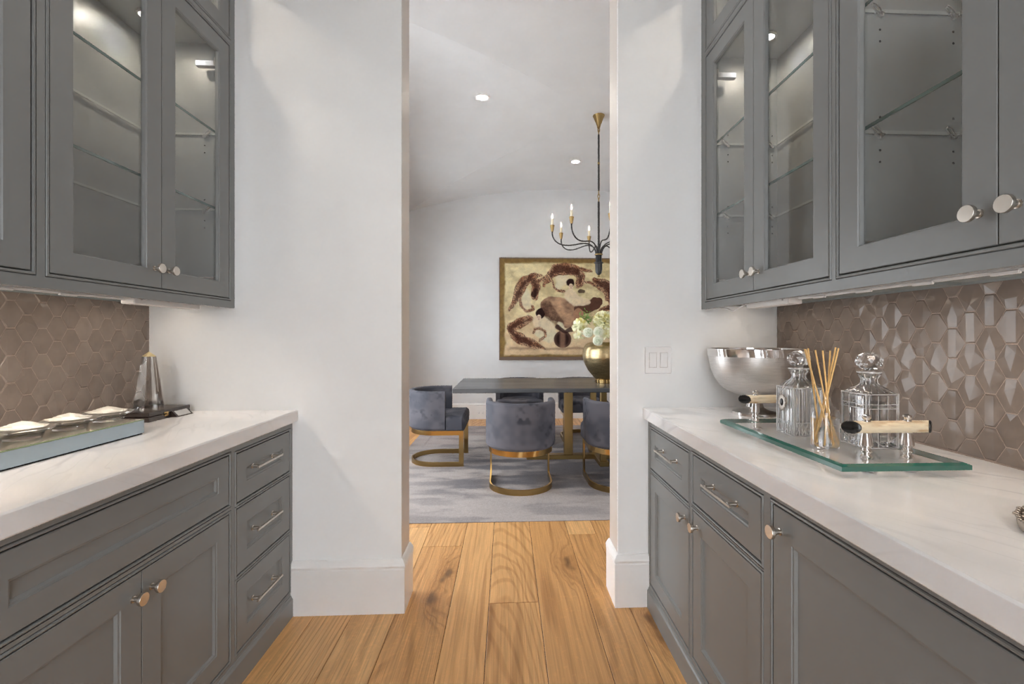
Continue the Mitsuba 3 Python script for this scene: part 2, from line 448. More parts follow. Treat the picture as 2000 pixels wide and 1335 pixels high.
def bead(u0, u1, v0, v1):
    """the raised bead that runs round an opening"""
    g = 0.002
    r = lambda i, n: (u0 - i, u1 + i, v0 - i, v1 + i, n)
    m = loops([r(g + 0.0075, -0.0072), r(g + 0.0075, -0.001), r(g + 0.0060, 0.0018), r(g + 0.0035, 0.0026), r(g + 0.0010, 0.0018), r(g, -0.001), r(g, -0.016)], False, False)
    return m


def framed(u0, u1, v0, v1, holes, n0, n1):
    P = sbox(u0, v0, u1, v1)
    for h in holes:
        P = P.difference(sbox(h[0], h[2], h[1], h[3]))
    gs = getattr(P, 'geoms', [P])
    return cat_([extr(g, n0, n1) for g in gs])


def knob(u, v):
    """round knob standing out of the front: base, neck, flat disc"""
    m = lathe([(0, 0), (0.0085, 0), (0.0085, 0.002), (0.006, 0.003), (0.006, 0.010), (0.0085, 0.012), (0.0085, 0.018), (0.0155, 0.020), (0.0165, 0.021), (0.0165, 0.0275), (0.0158, 0.0285), (0, 0.0287)], 36)
    m.apply_translation([u, v, 0])
    return m


def pull(u0, u1, v):
    """bar pull on two posts"""
    bar = bx(u0, u1, v - 0.004, v + 0.004, 0.0265, 0.0345, 0.0012)
    posts = []
    for u in (u0 + 0.022, u1 - 0.022):
        p = lathe([(0, 0), (0.0095, 0), (0.0095, 0.002), (0.0065, 0.004), (0.0055, 0.02), (0.0062, 0.024), (0.0062, 0.029), (0, 0.029)], 24)
        p.apply_translation([u, v, 0])
        posts.append(p)
    return bar, posts


# ---------------------------------------------------------------- the room
WY0, WY1 = 2.084, 2.250          # end wall of the pantry
XL, XR = -1.580, 1.268           # pantry side walls
DL, DRX, DY = -1.475, 3.335, 6.92   # dining room
AX, AY, CROWN, SAG = 0.93, 4.585, 3.487, 0.361
HA, HB = AX - DL, DY - AY
OL, OR_, OH = -0.477, 0.513, 2.95   # doorway


def vault_z(x, y):
    return CROWN - SAG * min(abs(x - AX) / HA, abs(y - AY) / HB) ** 2


# floor: dark bed and oak planks, each with its own edges
struct('floor', bx(-1.75, 3.6, -1.2, 7.1, -0.03, -0.0045), 'seam')
SEAMS = [-1.50, -1.28, -1.045, -0.857, -0.69, -0.499, -0.262, -0.083, 0.15, 0.388, 0.564, 0.775, 0.98, 1.2, 1.39, 1.62, 1.83, 2.05, 2.25, 2.47, 2.68, 2.9, 3.1, 3.34]
BUTT = {-0.499: [0.35, 2.72, 4.9], -0.083: [0.7, 2.13, 4.2, 6.0], 0.388: [0.55, 2.85, 5.0], -0.262: [1.0, 3.4, 5.6], 0.15: [0.2, 3.2, 5.3], -0.69: [0.9, 3.0], -0.857: [0.3, 2.6], 0.564: [1.2, 3.1]}
for a, b in zip(SEAMS[:-1], SEAMS[1:]):
    js = BUTT.get(a) or [rng.uniform(0.2, 1.4), rng.uniform(2.4, 3.4), rng.uniform(4.4, 6.2)]
    inner = -1.2 < a < 0.7
    ys = [-1.2 if inner else 2.0] + [y for y in js if inner or y > 2.3] + [7.0]
    if b <= -1.0 or a >= 0.7:
        ys[0] = 2.0
    for y0, y1 in zip(ys[:-1], ys[1:]):
        g = 0.0011
        m = loops([(a + g, b - g, y0 + g, y1 - g, -0.010), (a + g, b - g, y0 + g, y1 - g, -0.0012), (a + g + 0.0016, b - g - 0.0016, y0 + g + 0.0016, y1 - g - 0.0016, 0.0)], True, False)
        t, k = rng.random(), rng.random()
        uv = np.column_stack([np.full(len(m.vertices), t), np.full(len(m.vertices), k)]) + np.array(m.vertices)[:, :2] * 1e-4
        add('floor', 'plank', m, 'oak', uv=uv)

# pantry shell

def standing(m, y1):
    """(u, v, n) -> x = u, z = v, y = y1 - n"""
    m = m.copy()
    v = np.array(m.vertices)
    m.vertices = np.column_stack([v[:, 0], y1 - v[:, 2], v[:, 1]])
    return m


# the end wall: white paint on the pantry side and in the reveal's front, plaster on the dining side
GW = (1.55, 2.20, 0.05, 2.45)       # unseen opening added beside the pantry to light the far dining wall
we = framed(-1.75, 3.5, -0.02, 3.6, [(OL, OR_, -1, OH), GW], 0.0, 0.012)
struct('wall_end', standing(we, WY0 + 0.012), 'wall_paint')
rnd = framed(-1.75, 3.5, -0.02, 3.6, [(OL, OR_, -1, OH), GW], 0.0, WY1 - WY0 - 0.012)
struct('wall_doorway', standing(rnd, WY1), 'shaded_plaster', label='plaster reveal of the doorway, its shade painted in, and dining side of the wall')
struct('added_wall_back', standing(framed(XL - 0.1, XR + 0.1, -0.02, 3.1, [(-0.62, 0.50, -1, 2.25)], 0, 0.12), -1.2), 'wall_paint')  # unseen wall added to narrow the opening and cut pantry daylight
struct('wall_left', bx(XL - 0.12, XL, -1.2, WY0, -0.02, 3.1), 'grout')
struct('wall_right', bx(XR, XR + 0.12, -1.2, WY0, -0.02, 3.1), 'grout')
# pantry ceiling with holes left out (lamps are set on it)
struct('ceiling', bx(XL - 0.1, XR + 0.1, -1.2, WY0, 3.05, 3.12), 'ceiling_paint')

# dining room shell
struct('wall_dining_far', bx(DL - 0.2, DRX + 0.2, DY, DY + 0.15, -0.02, 3.6), 'plaster')
for nm, x0, holes in (('wall_dining_left', DL - 0.15, [(2.34, 3.14, 0.06, 2.90), (3.26, 4.50, 0.06, 2.05), (5.30, 6.05, 0.06, 2.50)]), ('wall_dining_right', DRX, [])):  # left windows unseen; the farthest is added to brighten the far wall
    m = framed(WY1, DY, -0.02, 3.6, holes, 0, 0.15)
    vv = np.array(m.vertices)
    m.vertices = np.column_stack([x0 + vv[:, 2], vv[:, 0], vv[:, 1]])
    struct(nm, m, 'plaster')
    for y0, y1, z0, z1 in holes:
        fr = framed(y0, y1, z0, z1, [(y0 + 0.05 + i * (y1 - y0 - 0.05) / 2, y0 + (i + 1) * (y1 - y0 - 0.05) / 2, z0 + 0.05, z1 - 0.05) for i in range(2)], 0.05, 0.1)
        vv = np.array(fr.vertices)
        fr.vertices = np.column_stack([x0 + vv[:, 2], vv[:, 0], vv[:, 1]])
        n_win = sum(q_.startswith('window_') for q_ in scene) + 1
        struct(f'window_{n_win}', fr, 'trim_paint')
struct('window_4', standing(framed(GW[0], GW[1], GW[2], GW[3], [(GW[0] + 0.05, GW[1] - 0.05, 0.10, 1.20), (GW[0] + 0.05, GW[1] - 0.05, 1.25, 2.40)], 0.05, 0.1), WY1), 'trim_paint')  # unseen frame in the opening added for daylight
# groin vault: four webs, each smooth, meeting in creases
webs = []
for k in range(4):
    N, M = 24, 40
    t, s = np.meshgrid(np.linspace(0, 1, N + 1), np.linspace(-1, 1, M + 1), indexing='ij')
    z = CROWN - SAG * (t * s) ** 2
    if k < 2:
        sg = 1 if k == 0 else -1
        x, y = AX + HA * t * s, AY + sg * HB * t
    else:
        sg = 1 if k == 2 else -1
        x, y = AX + sg * HA * t, AY + HB * t * s
    v = np.stack([x, y, z], -1).reshape(-1, 3)
    i, j = np.meshgrid(np.arange(N), np.arange(M), indexing='ij')
    q = np.stack([i * (M + 1) + j, (i + 1) * (M + 1) + j, (i + 1) * (M + 1) + j + 1, i * (M + 1) + j + 1], -1).reshape(-1, 4)
    webs.append(trimesh.Trimesh(v, np.vstack([q[:, [0, 1, 2]], q[:, [0, 2, 3]]]), process=False))
    if webs[-1].face_normals[:, 2].mean() > 0:
        webs[-1].invert()
struct('ceiling_dining', cat_(webs), 'plaster', smooth=True, label='shallow groin vaulted plaster ceiling of the dining room')

# baseboards
BB = [(0.0, 0.0), (0.018, 0.0), (0.018, 0.196), (0.0155, 0.200), (0.0155, 0.204), (0.020, 0.208), (0.021, 0.214), (0.018, 0.222), (0.009, 0.236), (0.004, 0.240), (0.0, 0.240)]


def molding(path, prof):
    """profile (out, up) swept along a floor path with mitred corners; out is to the right of the path"""
    p = np.array(path, float)
    d = np.diff(p, axis=0)
    d /= np.linalg.norm(d, axis=1, keepdims=True)
    nrm = np.column_stack([d[:, 1], -d[:, 0]])
    off = []
    for i in range(len(p)):
        if i == 0: o = nrm[0]
        elif i == len(p) - 1: o = nrm[-1]
        else:
            o = nrm[i - 1] + nrm[i]
            o = o / (o @ nrm[i])
        off.append(o)
    v = np.array([[p[i][0] + off[i][0] * a, p[i][1] + off[i][1] * a, h] for i in range(len(p)) for a, h in prof])
    n = len(prof)
    f = []
    for i in range(len(p) - 1):
        for j in range(n):
            k = (j + 1) % n
            a, b, c, e = i * n + j, i * n + k, (i + 1) * n + k, (i + 1) * n + j
            f += [[a, c, b], [a, e, c]]
    for i in (0, len(p) - 1):
        for j in range(1, n - 1):
            f.append([i * n, i * n + j, i * n + j + 1] if i else [i * n, i * n + j + 1, i * n + j])
    m = trimesh.Trimesh(v, f, process=False)
    m.fix_normals()
    return m


struct('baseboard_left', molding([(-0.965, WY0), (OL, WY0), (OL, WY1 + 0.001)], BB), 'trim_paint', label='tall white baseboard left of the doorway')
struct('baseboard_right', molding([(OR_, WY1 + 0.001), (OR_, WY0), (0.662, WY0)], BB), 'trim_paint', label='tall white baseboard right of the doorway')
struct('baseboard_dining', molding([(DL, DY), (DRX, DY)], BB), 'trim_paint', label='white baseboard on the far dining wall')
struct('baseboard_dining_left', molding([(DL, WY1), (DL, DY)], BB), 'trim_paint')

# ---------------------------------------------------------------- cabinets
STL = 0.0645


def wall_cabinet(s, xf, ya, yb, da, db, mid, depth, label, shelf_in):
    """upper unit: frame from ya to yb, one tall pair of glass doors over da..db and a short pair above; fittings inside"""
    c = thing('wall_cabinet', label, 'cabinet', 'gray glass-door wall cabinets')
    zb0, zb1, zt0, zt1, ztop = 1.411, 2.513, 2.554, 2.935, 3.05
    A = lambda part, m, mt, sm=False, **k: add(c, part, side(m, s, xf), mt, sm, **k)
    o = 0.0098
    o = 0.0118
    hs = lambda q: [(da - q, db + q, zb0 - q, zb1 + q), (da - q, db + q, zt0 - q, zt1 + q)]
    A('face_frame', cat_(framed(ya, yb, 1.3695, ztop, hs(o), -0.007, 0.0), framed(ya, yb, 1.3695, ztop, hs(0.0021), -0.02, -0.007)), 'cabinet_paint')
    A('bead_molding', bead(da, db, zb0, zb1), 'cabinet_paint')
    A('bead_molding', bead(da, db, zt0, zt1), 'cabinet_paint')
    D = -depth
    tk = 0.018
    body = [bx(ya, ya + tk, 1.385, ztop, D, -0.02), bx(yb - tk, yb, 1.385, ztop, D, -0.02), bx(ya, yb, 1.385, ztop, D - 0.008, D),
            bx(ya + tk, yb - tk, 1.392, 1.410, D, -0.02), bx(ya + tk, yb - tk, 2.533, 2.551, D, -0.02), bx(ya + tk, yb - tk, 3.0, 3.02, D, -0.02)]
    A('body', cat_(body), 'cabinet_inside')
    for (z0, z1, tall) in ((zb0, zb1, True), (zt0, zt1, False)):
        for (u0, u1, first) in ((da, mid - 0.001, True), (mid + 0.001, db, False)):
            g = 0.0015
            d = A('door', front(u0 + g if first else u0, u1 - g if not first else u1, z0 + g, z1 - g, STL, 0.062, True, 0.0175), 'cabinet_paint')
            e = STL + 0.004
            A_ = lambda part, m, mt, sm=False, **k: add(d, part, side(m, s, xf), mt, sm, **k)
            pane = loops([(u0 + e, u1 - e, z0 + e, z1 - e, -0.0135)], True, False)
            A_('glass_pane', pane, 'pane_glass')
            if tall:
                A_('knob', knob(mid - 0.033 if first else mid + 0.033, 1.478), 'nickel', 35, label='round brushed nickel knob')
                hy = u0 + 0.006 if first else u1 - 0.006
                sg = 1 if first else -1
                for hz in (1.486, 2.420):
                    arm = bx(min(hy, hy + sg * 0.022), max(hy, hy + sg * 0.022), hz - 0.0135, hz + 0.0135, -0.128, -0.035, 0.003)
                    cup = bx(min(hy + sg * 0.004, hy + sg * 0.040), max(hy + sg * 0.004, hy + sg * 0.040), hz - 0.017, hz + 0.017, -0.040, -0.0205, 0.004)
                    slot = bx(min(hy + sg * 0.005, hy + sg * 0.0225), max(hy + sg * 0.005, hy + sg * 0.0225), hz - 0.004, hz + 0.004, -0.112, -0.078)
                    A_('hinge', cat_(arm, cup, slot), 'pewter', label='metal concealed hinge')
    # glass shelves on clips
    for k, zs in enumerate((1.797, 2.128)):
        x0, x1 = ya + tk + 0.002, yb - tk - 0.002
        n0, n1, th = D + 0.006, -0.055, 0.0095
        sh = thing('glass_shelf', f'{"lower" if k == 0 else "upper"} glass shelf in the {shelf_in}', 'shelf', 'glass shelves in the wall cabinets')
        add(sh, 'sheet', side(sheet_flat(x0, x1, n0, n1, zs + th), s, xf), 'pane_glass')
        add(sh, 'front_edge', side(bx(x0, x1, zs, zs + th, n1 - 0.004, n1, 0.001), s, xf), 'shelf_edge_green', label='green front edge of the glass')
        add(sh, 'end_edge', side(bx(x0, x0 + 0.003, zs, zs + th, n0, n1 - 0.005), s, xf), 'shelf_edge_pale')
        add(sh, 'end_edge', side(bx(x1 - 0.003, x1, zs, zs + th, n0, n1 - 0.005), s, xf), 'shelf_edge_pale')
        add(sh, 'back_edge', side(bx(x0, x1, zs, zs + th, n0 - 0.0005, n0 + 0.003), s, xf), 'shelf_edge_pale')
        for u, sg in ((ya + tk, 1), (yb - tk, -1)):
            for nn in (-0.118, D + 0.024):
                pin = tube([(u, zs - 0.006, nn), (u + sg * 0.008, zs - 0.006, nn)], 0.0055, 10)
                loop = tube([(u + sg * 0.006, zs - 0.008, nn), (u + sg * 0.010, zs + 0.004, nn + 0.006), (u + sg * 0.012, zs + 0.016, nn + 0.020), (u + sg * 0.012, zs + 0.020, nn + 0.028), (u + sg * 0.010, zs + 0.016, nn + 0.030), (u + sg * 0.006, zs - 0.006, nn + 0.006)], 0.0022, 8)
                base = bx(min(u, u + sg * 0.012), max(u, u + sg * 0.012), zs - 0.0015, zs - 0.0002, nn - 0.006, nn + 0.018)
                A('shelf_clip', cat_(pin, loop, base), 'chrome', 30, label='small metal shelf clip')
    # rows of pin holes
    for u, sg in ((ya + tk, 1), (yb - tk, -1)):
        hs = []
        for zs in (1.797, 2.128):
            for nn in (-0.118, D + 0.024):
                for dz in (-0.075, -0.043, 0.048):
                    hs.append(tube([(u - sg * 0.001, zs + dz, nn), (u + sg * 0.0006, zs + dz, nn)], 0.0032, 10))
        A('pin_hole', cat_(hs), 'dark_gap', kind='stuff')
    return c


def sheet_flat(u0, u1, n0, n1, v):
    """a level sheet in cabinet space"""
    return trimesh.Trimesh([[u0, v, n0], [u1, v, n0], [u1, v, n1], [u0, v, n1]], [[0, 2, 1], [0, 3, 2]], process=False)


def puck(x, y, z, label, gain=1.0):
    p = thing('puck_lamp', label, 'lamp', 'puck lamps in the wall cabinets')
    add(p, 'ring', lathe([(0.026, 0), (0.033, 0), (0.033, -0.006), (0.030, -0.009), (0.026, -0.009), (0.024, -0.004), (0.026, 0)], 32, (x, y, z)), 'nickel', 30)
    add(p, 'lens', lamp_disc(0.025, (x, y, z - 0.005)), None, emitter={'type': 'area', 'radiance': rgb(*[gain * q_ for q_ in PUCK])})
    return p


def lamp_disc(r, at, n=(0, 0, -1), seg=24):
    a = np.arange(seg) * 2 * PI / seg
    v = np.vstack([np.column_stack([np.cos(a) * r, np.sin(a) * r, a * 0]), [[0, 0, 0]]])
    f = [[i, seg, (i + 1) % seg] for i in range(seg)]
    m = trimesh.Trimesh(v, f, process=False)          # normals -z
    n = np.array(n, float) / np.linalg.norm(n)
    M = trimesh.geometry.align_vectors([0, 0, -1], n)
    m.apply_transform(M)
    m.apply_translation(at)
    return m


LF, RF = -1.212, 0.906
wall_cabinet(1, LF, 1.239, WY0, 1.262, 2.045, 1.6555, 0.358, 'gray glass-door wall cabinet left of the doorway, nearest the wall', 'left wall cabinet beside the doorway wall')
wall_cabinet(1, LF, 0.400, 1.239, 0.432, 1.2165, 0.824, 0.358, 'gray glass-door wall cabinet cut off at the left edge of the photo', 'wall cabinet at the left edge')
wall_cabinet(-1, RF, 1.224, WY0, 1.243, 2.034, 1.636, 0.352, 'gray glass-door wall cabinet right of the doorway, above the silver bowl', 'wall cabinet above the silver bowl')
wall_cabinet(-1, RF, 0.360, 1.224, 0.400, 1.205, 0.802, 0.352, 'gray glass-door wall cabinet at the right edge, above the bone-handled tray', 'wall cabinet above the bone-handled tray')
puck(-1.440, 1.885, 2.533, 'round puck lamp in the top of the left wall cabinet')
puck(1.120, 1.905, 2.533, 'round puck lamp in the top of the right wall cabinet beside the doorway')
puck(-1.40, 0.85, 2.533, 'round puck lamp in the cut-off left wall cabinet')
puck(1.12, 0.70, 2.533, 'round puck lamp in the right wall cabinet above the tray', 0.45)
puck(-1.42, 1.70, 3.0, 'round puck lamp behind the short glass doors of the left wall cabinet')
puck(1.12, 1.70, 3.0, 'round puck lamp behind the short glass doors of the right wall cabinet')


def base_unit(name, label, s, xf, ya, yb, opens, xwall):
    c = thing(name, label, 'cabinet', 'gray base cabinets')
    o = 0.0098
    o = 0.0118
    hs = lambda q: [(a - q, b + q, z0 - q, z1 + q) for (_, a, b, z0, z1) in opens]
    add(c, 'face_frame', side(cat_(framed(ya, yb, 0.088, 0.864, hs(o), -0.007, 0.0), framed(ya, yb, 0.088, 0.864, hs(0.0021), -0.02, -0.007)), s, xf), 'cabinet_paint')
    D = abs(xwall - xf)
    body = cat_(bx(ya, ya + 0.016, 0.0, 0.864, -D, -0.02), bx(yb - 0.016, yb, 0.0, 0.864, -D, -0.02), bx(ya, yb, 0.09, 0.108, -D, -0.02), bx(ya, yb, 0.0, 0.864, -D, -D + 0.01), bx(ya, yb, 0.10, 0.86, -0.045, -0.042))
    add(c, 'body', side(body, s, xf), 'dark_gap')
    pl = loops([(ya, yb, 0.0, 0.094, -0.02), (ya, yb, 0.0, 0.094, 0.0005), (ya, yb, 0.0, 0.0925, 0.0035), (ya, yb, 0.0, 0.086, 0.0055), (ya, yb, 0.0, 0.081, 0.0095), (ya, yb, 0.0, 0.076, 0.0105)], True, True)
    add(c, 'plinth', side(pl, s, xf), 'cabinet_paint')
    for (kind, a, b, z0, z1) in opens:
        add(c, 'bead_molding', side(bead(a, b, z0, z1), s, xf), 'cabinet_paint')
    return c


def base_front(c, kind, s, xf, a, b, z0, z1, st, knob_at=None, pull_at=None):
    d = add(c, kind, side(front(a, b, z0, z1, st), s, xf), 'cabinet_paint')
    if knob_at:
        add(d, 'knob', side(knob(*knob_at), s, xf), 'nickel', 35, label='round brushed nickel knob')
    if pull_at:
        bar, posts = pull(*pull_at)
        h = add(d, 'pull', side(cat_(bar, *posts), s, xf), 'nickel', 35, label='brushed nickel bar pull')


LB, RB = -0.960, 0.655
g = 0.002
# left: drawer stack beside the wall, then a false-front drawer over two doors
O = [('drawer', 1.662, 2.058, 0.649, 0.826), ('drawer', 1.662, 2.058, 0.391, 0.629), ('drawer', 1.662, 2.058, 0.116, 0.370)]
c = base_unit('base_cabinet', 'gray base cabinet of three pull-handled drawers left of the doorway', 1, LB, 1.641, WY0, O, XL + 0.004)
for (_, a, b, z0, z1), zp in zip(O, (0.755, 0.521, 0.2565)):
    base_front(c, 'drawer', 1, LB, a + g, b - g, z0 + g, z1 - g, 0.064 if z1 < .7 else 0.060, pull_at=(1.742, 1.930, zp))
O = [('drawer', 0.862, 1.620, 0.661, 0.832), ('door', 0.862, 1.620, 0.118, 0.628)]
c = base_unit('base_cabinet', 'gray base cabinet with one wide drawer front over two knobbed doors', 1, LB, 0.30, 1.641, O, XL + 0.004)
base_front(c, 'drawer', 1, LB, 0.862 + g, 1.620 - g, 0.661 + g, 0.832 - g, 0.056)
base_front(c, 'door', 1, LB, 0.862 + g, 1.2410, 0.118 + g, 0.628 - g, 0.064, knob_at=(1.214, 0.567))
base_front(c, 'door', 1, LB, 1.2430, 1.620 - g, 0.118 + g, 0.628 - g, 0.064, knob_at=(1.274, 0.568))
# right: two drawer-over-door units, then a tall door
O = [('drawer', 1.614, 2.052, 0.643, 0.824), ('door', 1.614, 2.052, 0.116, 0.622)]
c = base_unit('base_cabinet', 'gray drawer-over-door base cabinet right of the doorway, nearest the white wall', -1, RB, 1.596, WY0, O, XR - 0.004)
base_front(c, 'drawer', -1, RB, 1.614 + g, 2.052 - g, 0.643 + g, 0.824 - g, 0.060, pull_at=(1.706, 1.902, 0.762))
base_front(c, 'door', -1, RB, 1.614 + g, 2.052 - g, 0.116 + g, 0.622 - g, 0.064, knob_at=(1.650, 0.578))
O = [('drawer', 1.145, 1.578, 0.660, 0.828), ('door', 1.145, 1.578, 0.116, 0.632)]
c = base_unit('base_cabinet', 'gray base cabinet under the bone-handled tray with a drawer over a knobbed door', -1, RB, 1.124, 1.596, O, XR - 0.004)
base_front(c, 'drawer', -1, RB, 1.145 + g, 1.578 - g, 0.660 + g, 0.828 - g, 0.060, pull_at=(1.247, 1.437, 0.766))
base_front(c, 'door', -1, RB, 1.145 + g, 1.578 - g, 0.116 + g, 0.632 - g, 0.064, knob_at=(1.540, 0.585))
O = [('door', 0.36, 1.094, 0.116, 0.832)]
c = base_unit('base_cabinet', 'gray base cabinet with one wide tall door at the right edge of the photo', -1, RB, 0.20, 1.124, O, XR - 0.004)
base_front(c, 'door', -1, RB, 0.36 + g, 1.094 - g, 0.116 + g, 0.832 - g, 0.070, knob_at=(1.064, 0.775))

# countertops
for s_, x0, x1, lab in ((1, XL + 0.002, -0.934, 'white veined marble countertop on the left cabinets'), (-1, 0.628, XR - 0.002, 'white veined marble countertop on the right cabinets')):
    k = thing('countertop', lab, 'countertop', 'marble countertops')
    add(k, None, bx(x0, x1, -0.4, WY0 - 0.001, 0.864, 0.915, 0.004), 'marble')


# ---------------------------------------------------------------- backsplash tiles
def tiles(wall, xw, s, yA, zA, ylo, yhi):
    """long hexagons with a raised faceted face; yA, zA: centre of a tile of the first column"""
    P, R, fl = 0.0505, 0.0875, 0.026
    z0, z1 = 0.917, 1.392
    clip = sbox(ylo, z0, yhi, z1)
    hw = P - fl / 2 - 0.0008
    for i in range(-30, 31):
        for j in range(-8, 9):
            cy, cz = yA + i * P, zA + j * R + (R / 2 if i % 2 else 0)
            h, f_, w = R / 2 - 0.0010, fl / 2 - 0.0004, hw
            poly = Polygon([(cy - f_, cz - h), (cy + f_, cz - h), (cy + w, cz), (cy + f_, cz + h), (cy - f_, cz + h), (cy - w, cz)])
            pc = poly.intersection(clip)
            if pc.is_empty or pc.area < 1e-5 or pc.geom_type != 'Polygon':
                continue
            pts = [(y, z, 0.0001) for y, z in pc.exterior.coords[:-1]]
            c0 = pc.centroid
            pts += [(c0.x + (y - c0.x) * 0.988, c0.y + (z - c0.y) * 0.988, 0.0015) for y, z in pc.exterior.coords[:-1]]
            r = rng.random()
            e = 0.0030
            hs = [e + 0.0026 * rng.random() for _ in range(4)]
            kind = rng.random()
            if kind < 0.55:
                peaks = [(-0.0115, 0.039, hs[0]), (0.0115, 0.039, hs[0] * .85), (-0.0115, -0.039, hs[1]), (0.0115, -0.039, hs[1] * .85)]
            elif kind < 0.8:
                peaks = [(-0.012, 0.022, hs[0]), (0.014, 0.012, hs[1]), (0.0, -0.026, hs[2])]
            else:
                peaks = [(0.0, 0.024, hs[0]), (-0.014, -0.014, hs[1]), (0.014, -0.018, hs[2])]
            for (a, b, hh) in peaks:
                y, z = cy + a, cz + b
                from shapely.geometry import Point
                if pc.buffer(-0.0012).contains(Point(y, z)):
                    pts.append((y, z, hh))
            m = hull([(xw + s * (n_ - 0.0009), y, z) for y, z, n_ in pts])
            t, k = rng.random(), rng.random()
            uv = np.column_stack([np.full(len(m.vertices), t), np.full(len(m.vertices), k)]) + np.array(m.vertices)[:, 1:] * 1e-4
            add(wall, 'tile', m, 'tile_glaze', uv=uv)


tiles('wall_left', XL, 1, 1.521, 1.2265, 0.85, WY0 - 0.001)
tiles('wall_right', XR, -1, 1.140, 1.2240, 0.50, WY0 - 0.001)
# scribe strips over the tiles, under the cabinets
for xw, s, y0, lab in ((XL, 1, 0.4, 'dark wooden strip above the left backsplash'), (XR, -1, 0.36, 'dark wooden strip above the right backsplash')):
    k = thing('scribe_strip', lab, 'trim')
    xs = sorted([xw + s * 0.0005, xw + s * 0.014])
    add(k, None, bx(xs[0], xs[1], y0, WY0 - 0.002, 1.393, 1.3995), 'cabinet_paint')


# ---------------------------------------------------------------- under-cabinet lights
def light_bar(s, x, y0, y1, lab, gain=1.0, up=0.0):
    slim = up > 0
    b = thing('light_bar', lab, 'light', 'under-cabinet light bars')
    X_ = lambda a, c_: sorted([x + s * a, x + s * c_])
    if slim:
        add(b, 'housing', cat_(bx(*X_(-0.018, 0.020), y0, y1, 1.3885, 1.3920), bx(*X_(0.016, 0.020), y0, y1, 1.3830, 1.3890), bx(*X_(-0.018, -0.015), y0, y1, 1.3840, 1.3890)), 'gray_plastic')
    else:
        add(b, 'housing', cat_(bx(*X_(-0.018, 0.020), y0, y1, 1.3745, 1.391, 0.001), bx(*X_(0.016, 0.020), y0, y1, 1.3610, 1.376, 0.001), bx(*X_(-0.018, -0.015), y0, y1, 1.3690, 1.376, 0.0005)), 'gray_plastic')
        add(b, 'ridge', bx(*X_(0.0195, 0.0215), y0, y1, 1.3655, 1.3680, 0.0005), 'gray_plastic', label='thin ridge along the bar')
        y = y0 + 0.05
        while y < y1 - 0.05:
            add(b, 'clip', bx(*X_(0.0165, 0.0235), y, y + 0.05, 1.3580, 1.3650, 0.001), 'gray_plastic')
            y += 0.17
    # lit lens, facing down inside the bar
    xa, xb = X_(-0.014, 0.015)
    za, zb = (1.3880, 1.3880) if slim else (1.3745, 1.3640) if s > 0 else (1.3680, 1.3738)     # a little turned to the wall
    q = trimesh.Trimesh([[xa, y0 + .01, za], [xb, y0 + .01, zb], [xb, y1 - .01, zb], [xa, y1 - .01, za]], [[0, 2, 1], [0, 3, 2]], process=False)
    add(b, 'lens', q, None, emitter={'type': 'area', 'radiance': rgb(*[gain * q_ for q_ in STRIP])}, label='glowing strip lens')


light_bar(1, -1.262, 0.42, 1.530, 'white light bar under the left wall cabinets', 1.95)
light_bar(-1, 0.956, 0.40, 1.425, 'white light bar under the right wall cabinets', 0.75)
light_bar(-1, 1.085, 1.50, 2.02, 'short light bar hidden at the back under the right wall cabinet', 0.36, 0.0145)
light_bar(1, -1.435, 1.62, 2.02, 'unseen short light bar added at the back under the left wall cabinet', 0.36, 0.0145)  # added to brighten the end wall below the left cabinet
for x0, x1, y0, y1, lab in ((-1.285, -1.24, 1.572, 1.90, 'white driver box under the left wall cabinet, past the light bar'), (0.935, 0.985, 1.475, 1.74, 'white driver box under the right wall cabinet, past the light bar')):
    k = thing('driver_box', lab, 'power supply')
    add(k, 'case', bx(x0, x1, y0, y1, 1.352, 1.391, 0.003), 'gray_plastic')
    xs = x0 if x0 > 0 else x1
    add(k, 'screw', ball(0.004, (xs, y0 + 0.03, 1.368), 1), 'pewter')
k = thing('cable', 'thin white cable looping below the right wall cabinet', 'cable')
add(k, None, tube(spline([(0.955, 1.745, 1.372), (0.95, 1.80, 1.366), (0.945, 1.845, 1.352), (0.944, 1.865, 1.349), (0.946, 1.885, 1.354), (0.95, 1.95, 1.366), (0.955, 2.02, 1.380)], 24), 0.0032, 8), 'white_plastic', True)

# ---------------------------------------------------------------- lamps in the ceilings
def downlight(x, y, z, n, L, lab, grp, r=0.055):
    d = thing('downlight', lab, 'recessed light', grp)
    n = np.array(n, float) / np.linalg.norm(n)
    M = trimesh.geometry.align_vectors([0, 0, -1], n)
    ring = lathe([(r, 0.004), (r + 0.018, 0.004), (r + 0.017, -0.002), (r + 0.004, -0.0045), (r - 0.003, 0.0)], 40)
    ring.apply_transform(M); ring.apply_translation((x, y, z))
    add(d, 'trim_ring', ring, 'white_plastic', 30)
    add(d, 'lens', lamp_disc(r, np.array([x, y, z]) + n * 0.001, n), None, emitter={'type': 'area', 'radiance': rgb(*L)})


for y in (0.15, 1.25):
    downlight(-0.15, y, 3.049, (0, 0, -1), CAN, f'{"second" if y > 1 else "first"} recessed light in the pantry ceiling', 'recessed lights in the pantry ceiling')


def vn(x, y):
    e = 1e-3
    gx = (vault_z(x + e, y) - vault_z(x - e, y)) / (2 * e)
    gy = (vault_z(x, y + e) - vault_z(x, y - e)) / (2 * e)
    return (gx, gy, -1.0)


for x, y, lab in ((-0.23, 4.27, 'recessed light in the pale left web of the vaulted ceiling'), (0.88, 5.80, 'recessed light in the vaulted ceiling beside the chandelier rod'),
                  (2.0, 4.6, 'recessed light in the right web of the vaulted ceiling'), (0.93, 3.4, 'recessed light in the near web of the vaulted ceiling')):
    downlight(x, y, vault_z(x, y) - 0.001, vn(x, y), CAN_D, lab, 'recessed lights in the dining room vault')

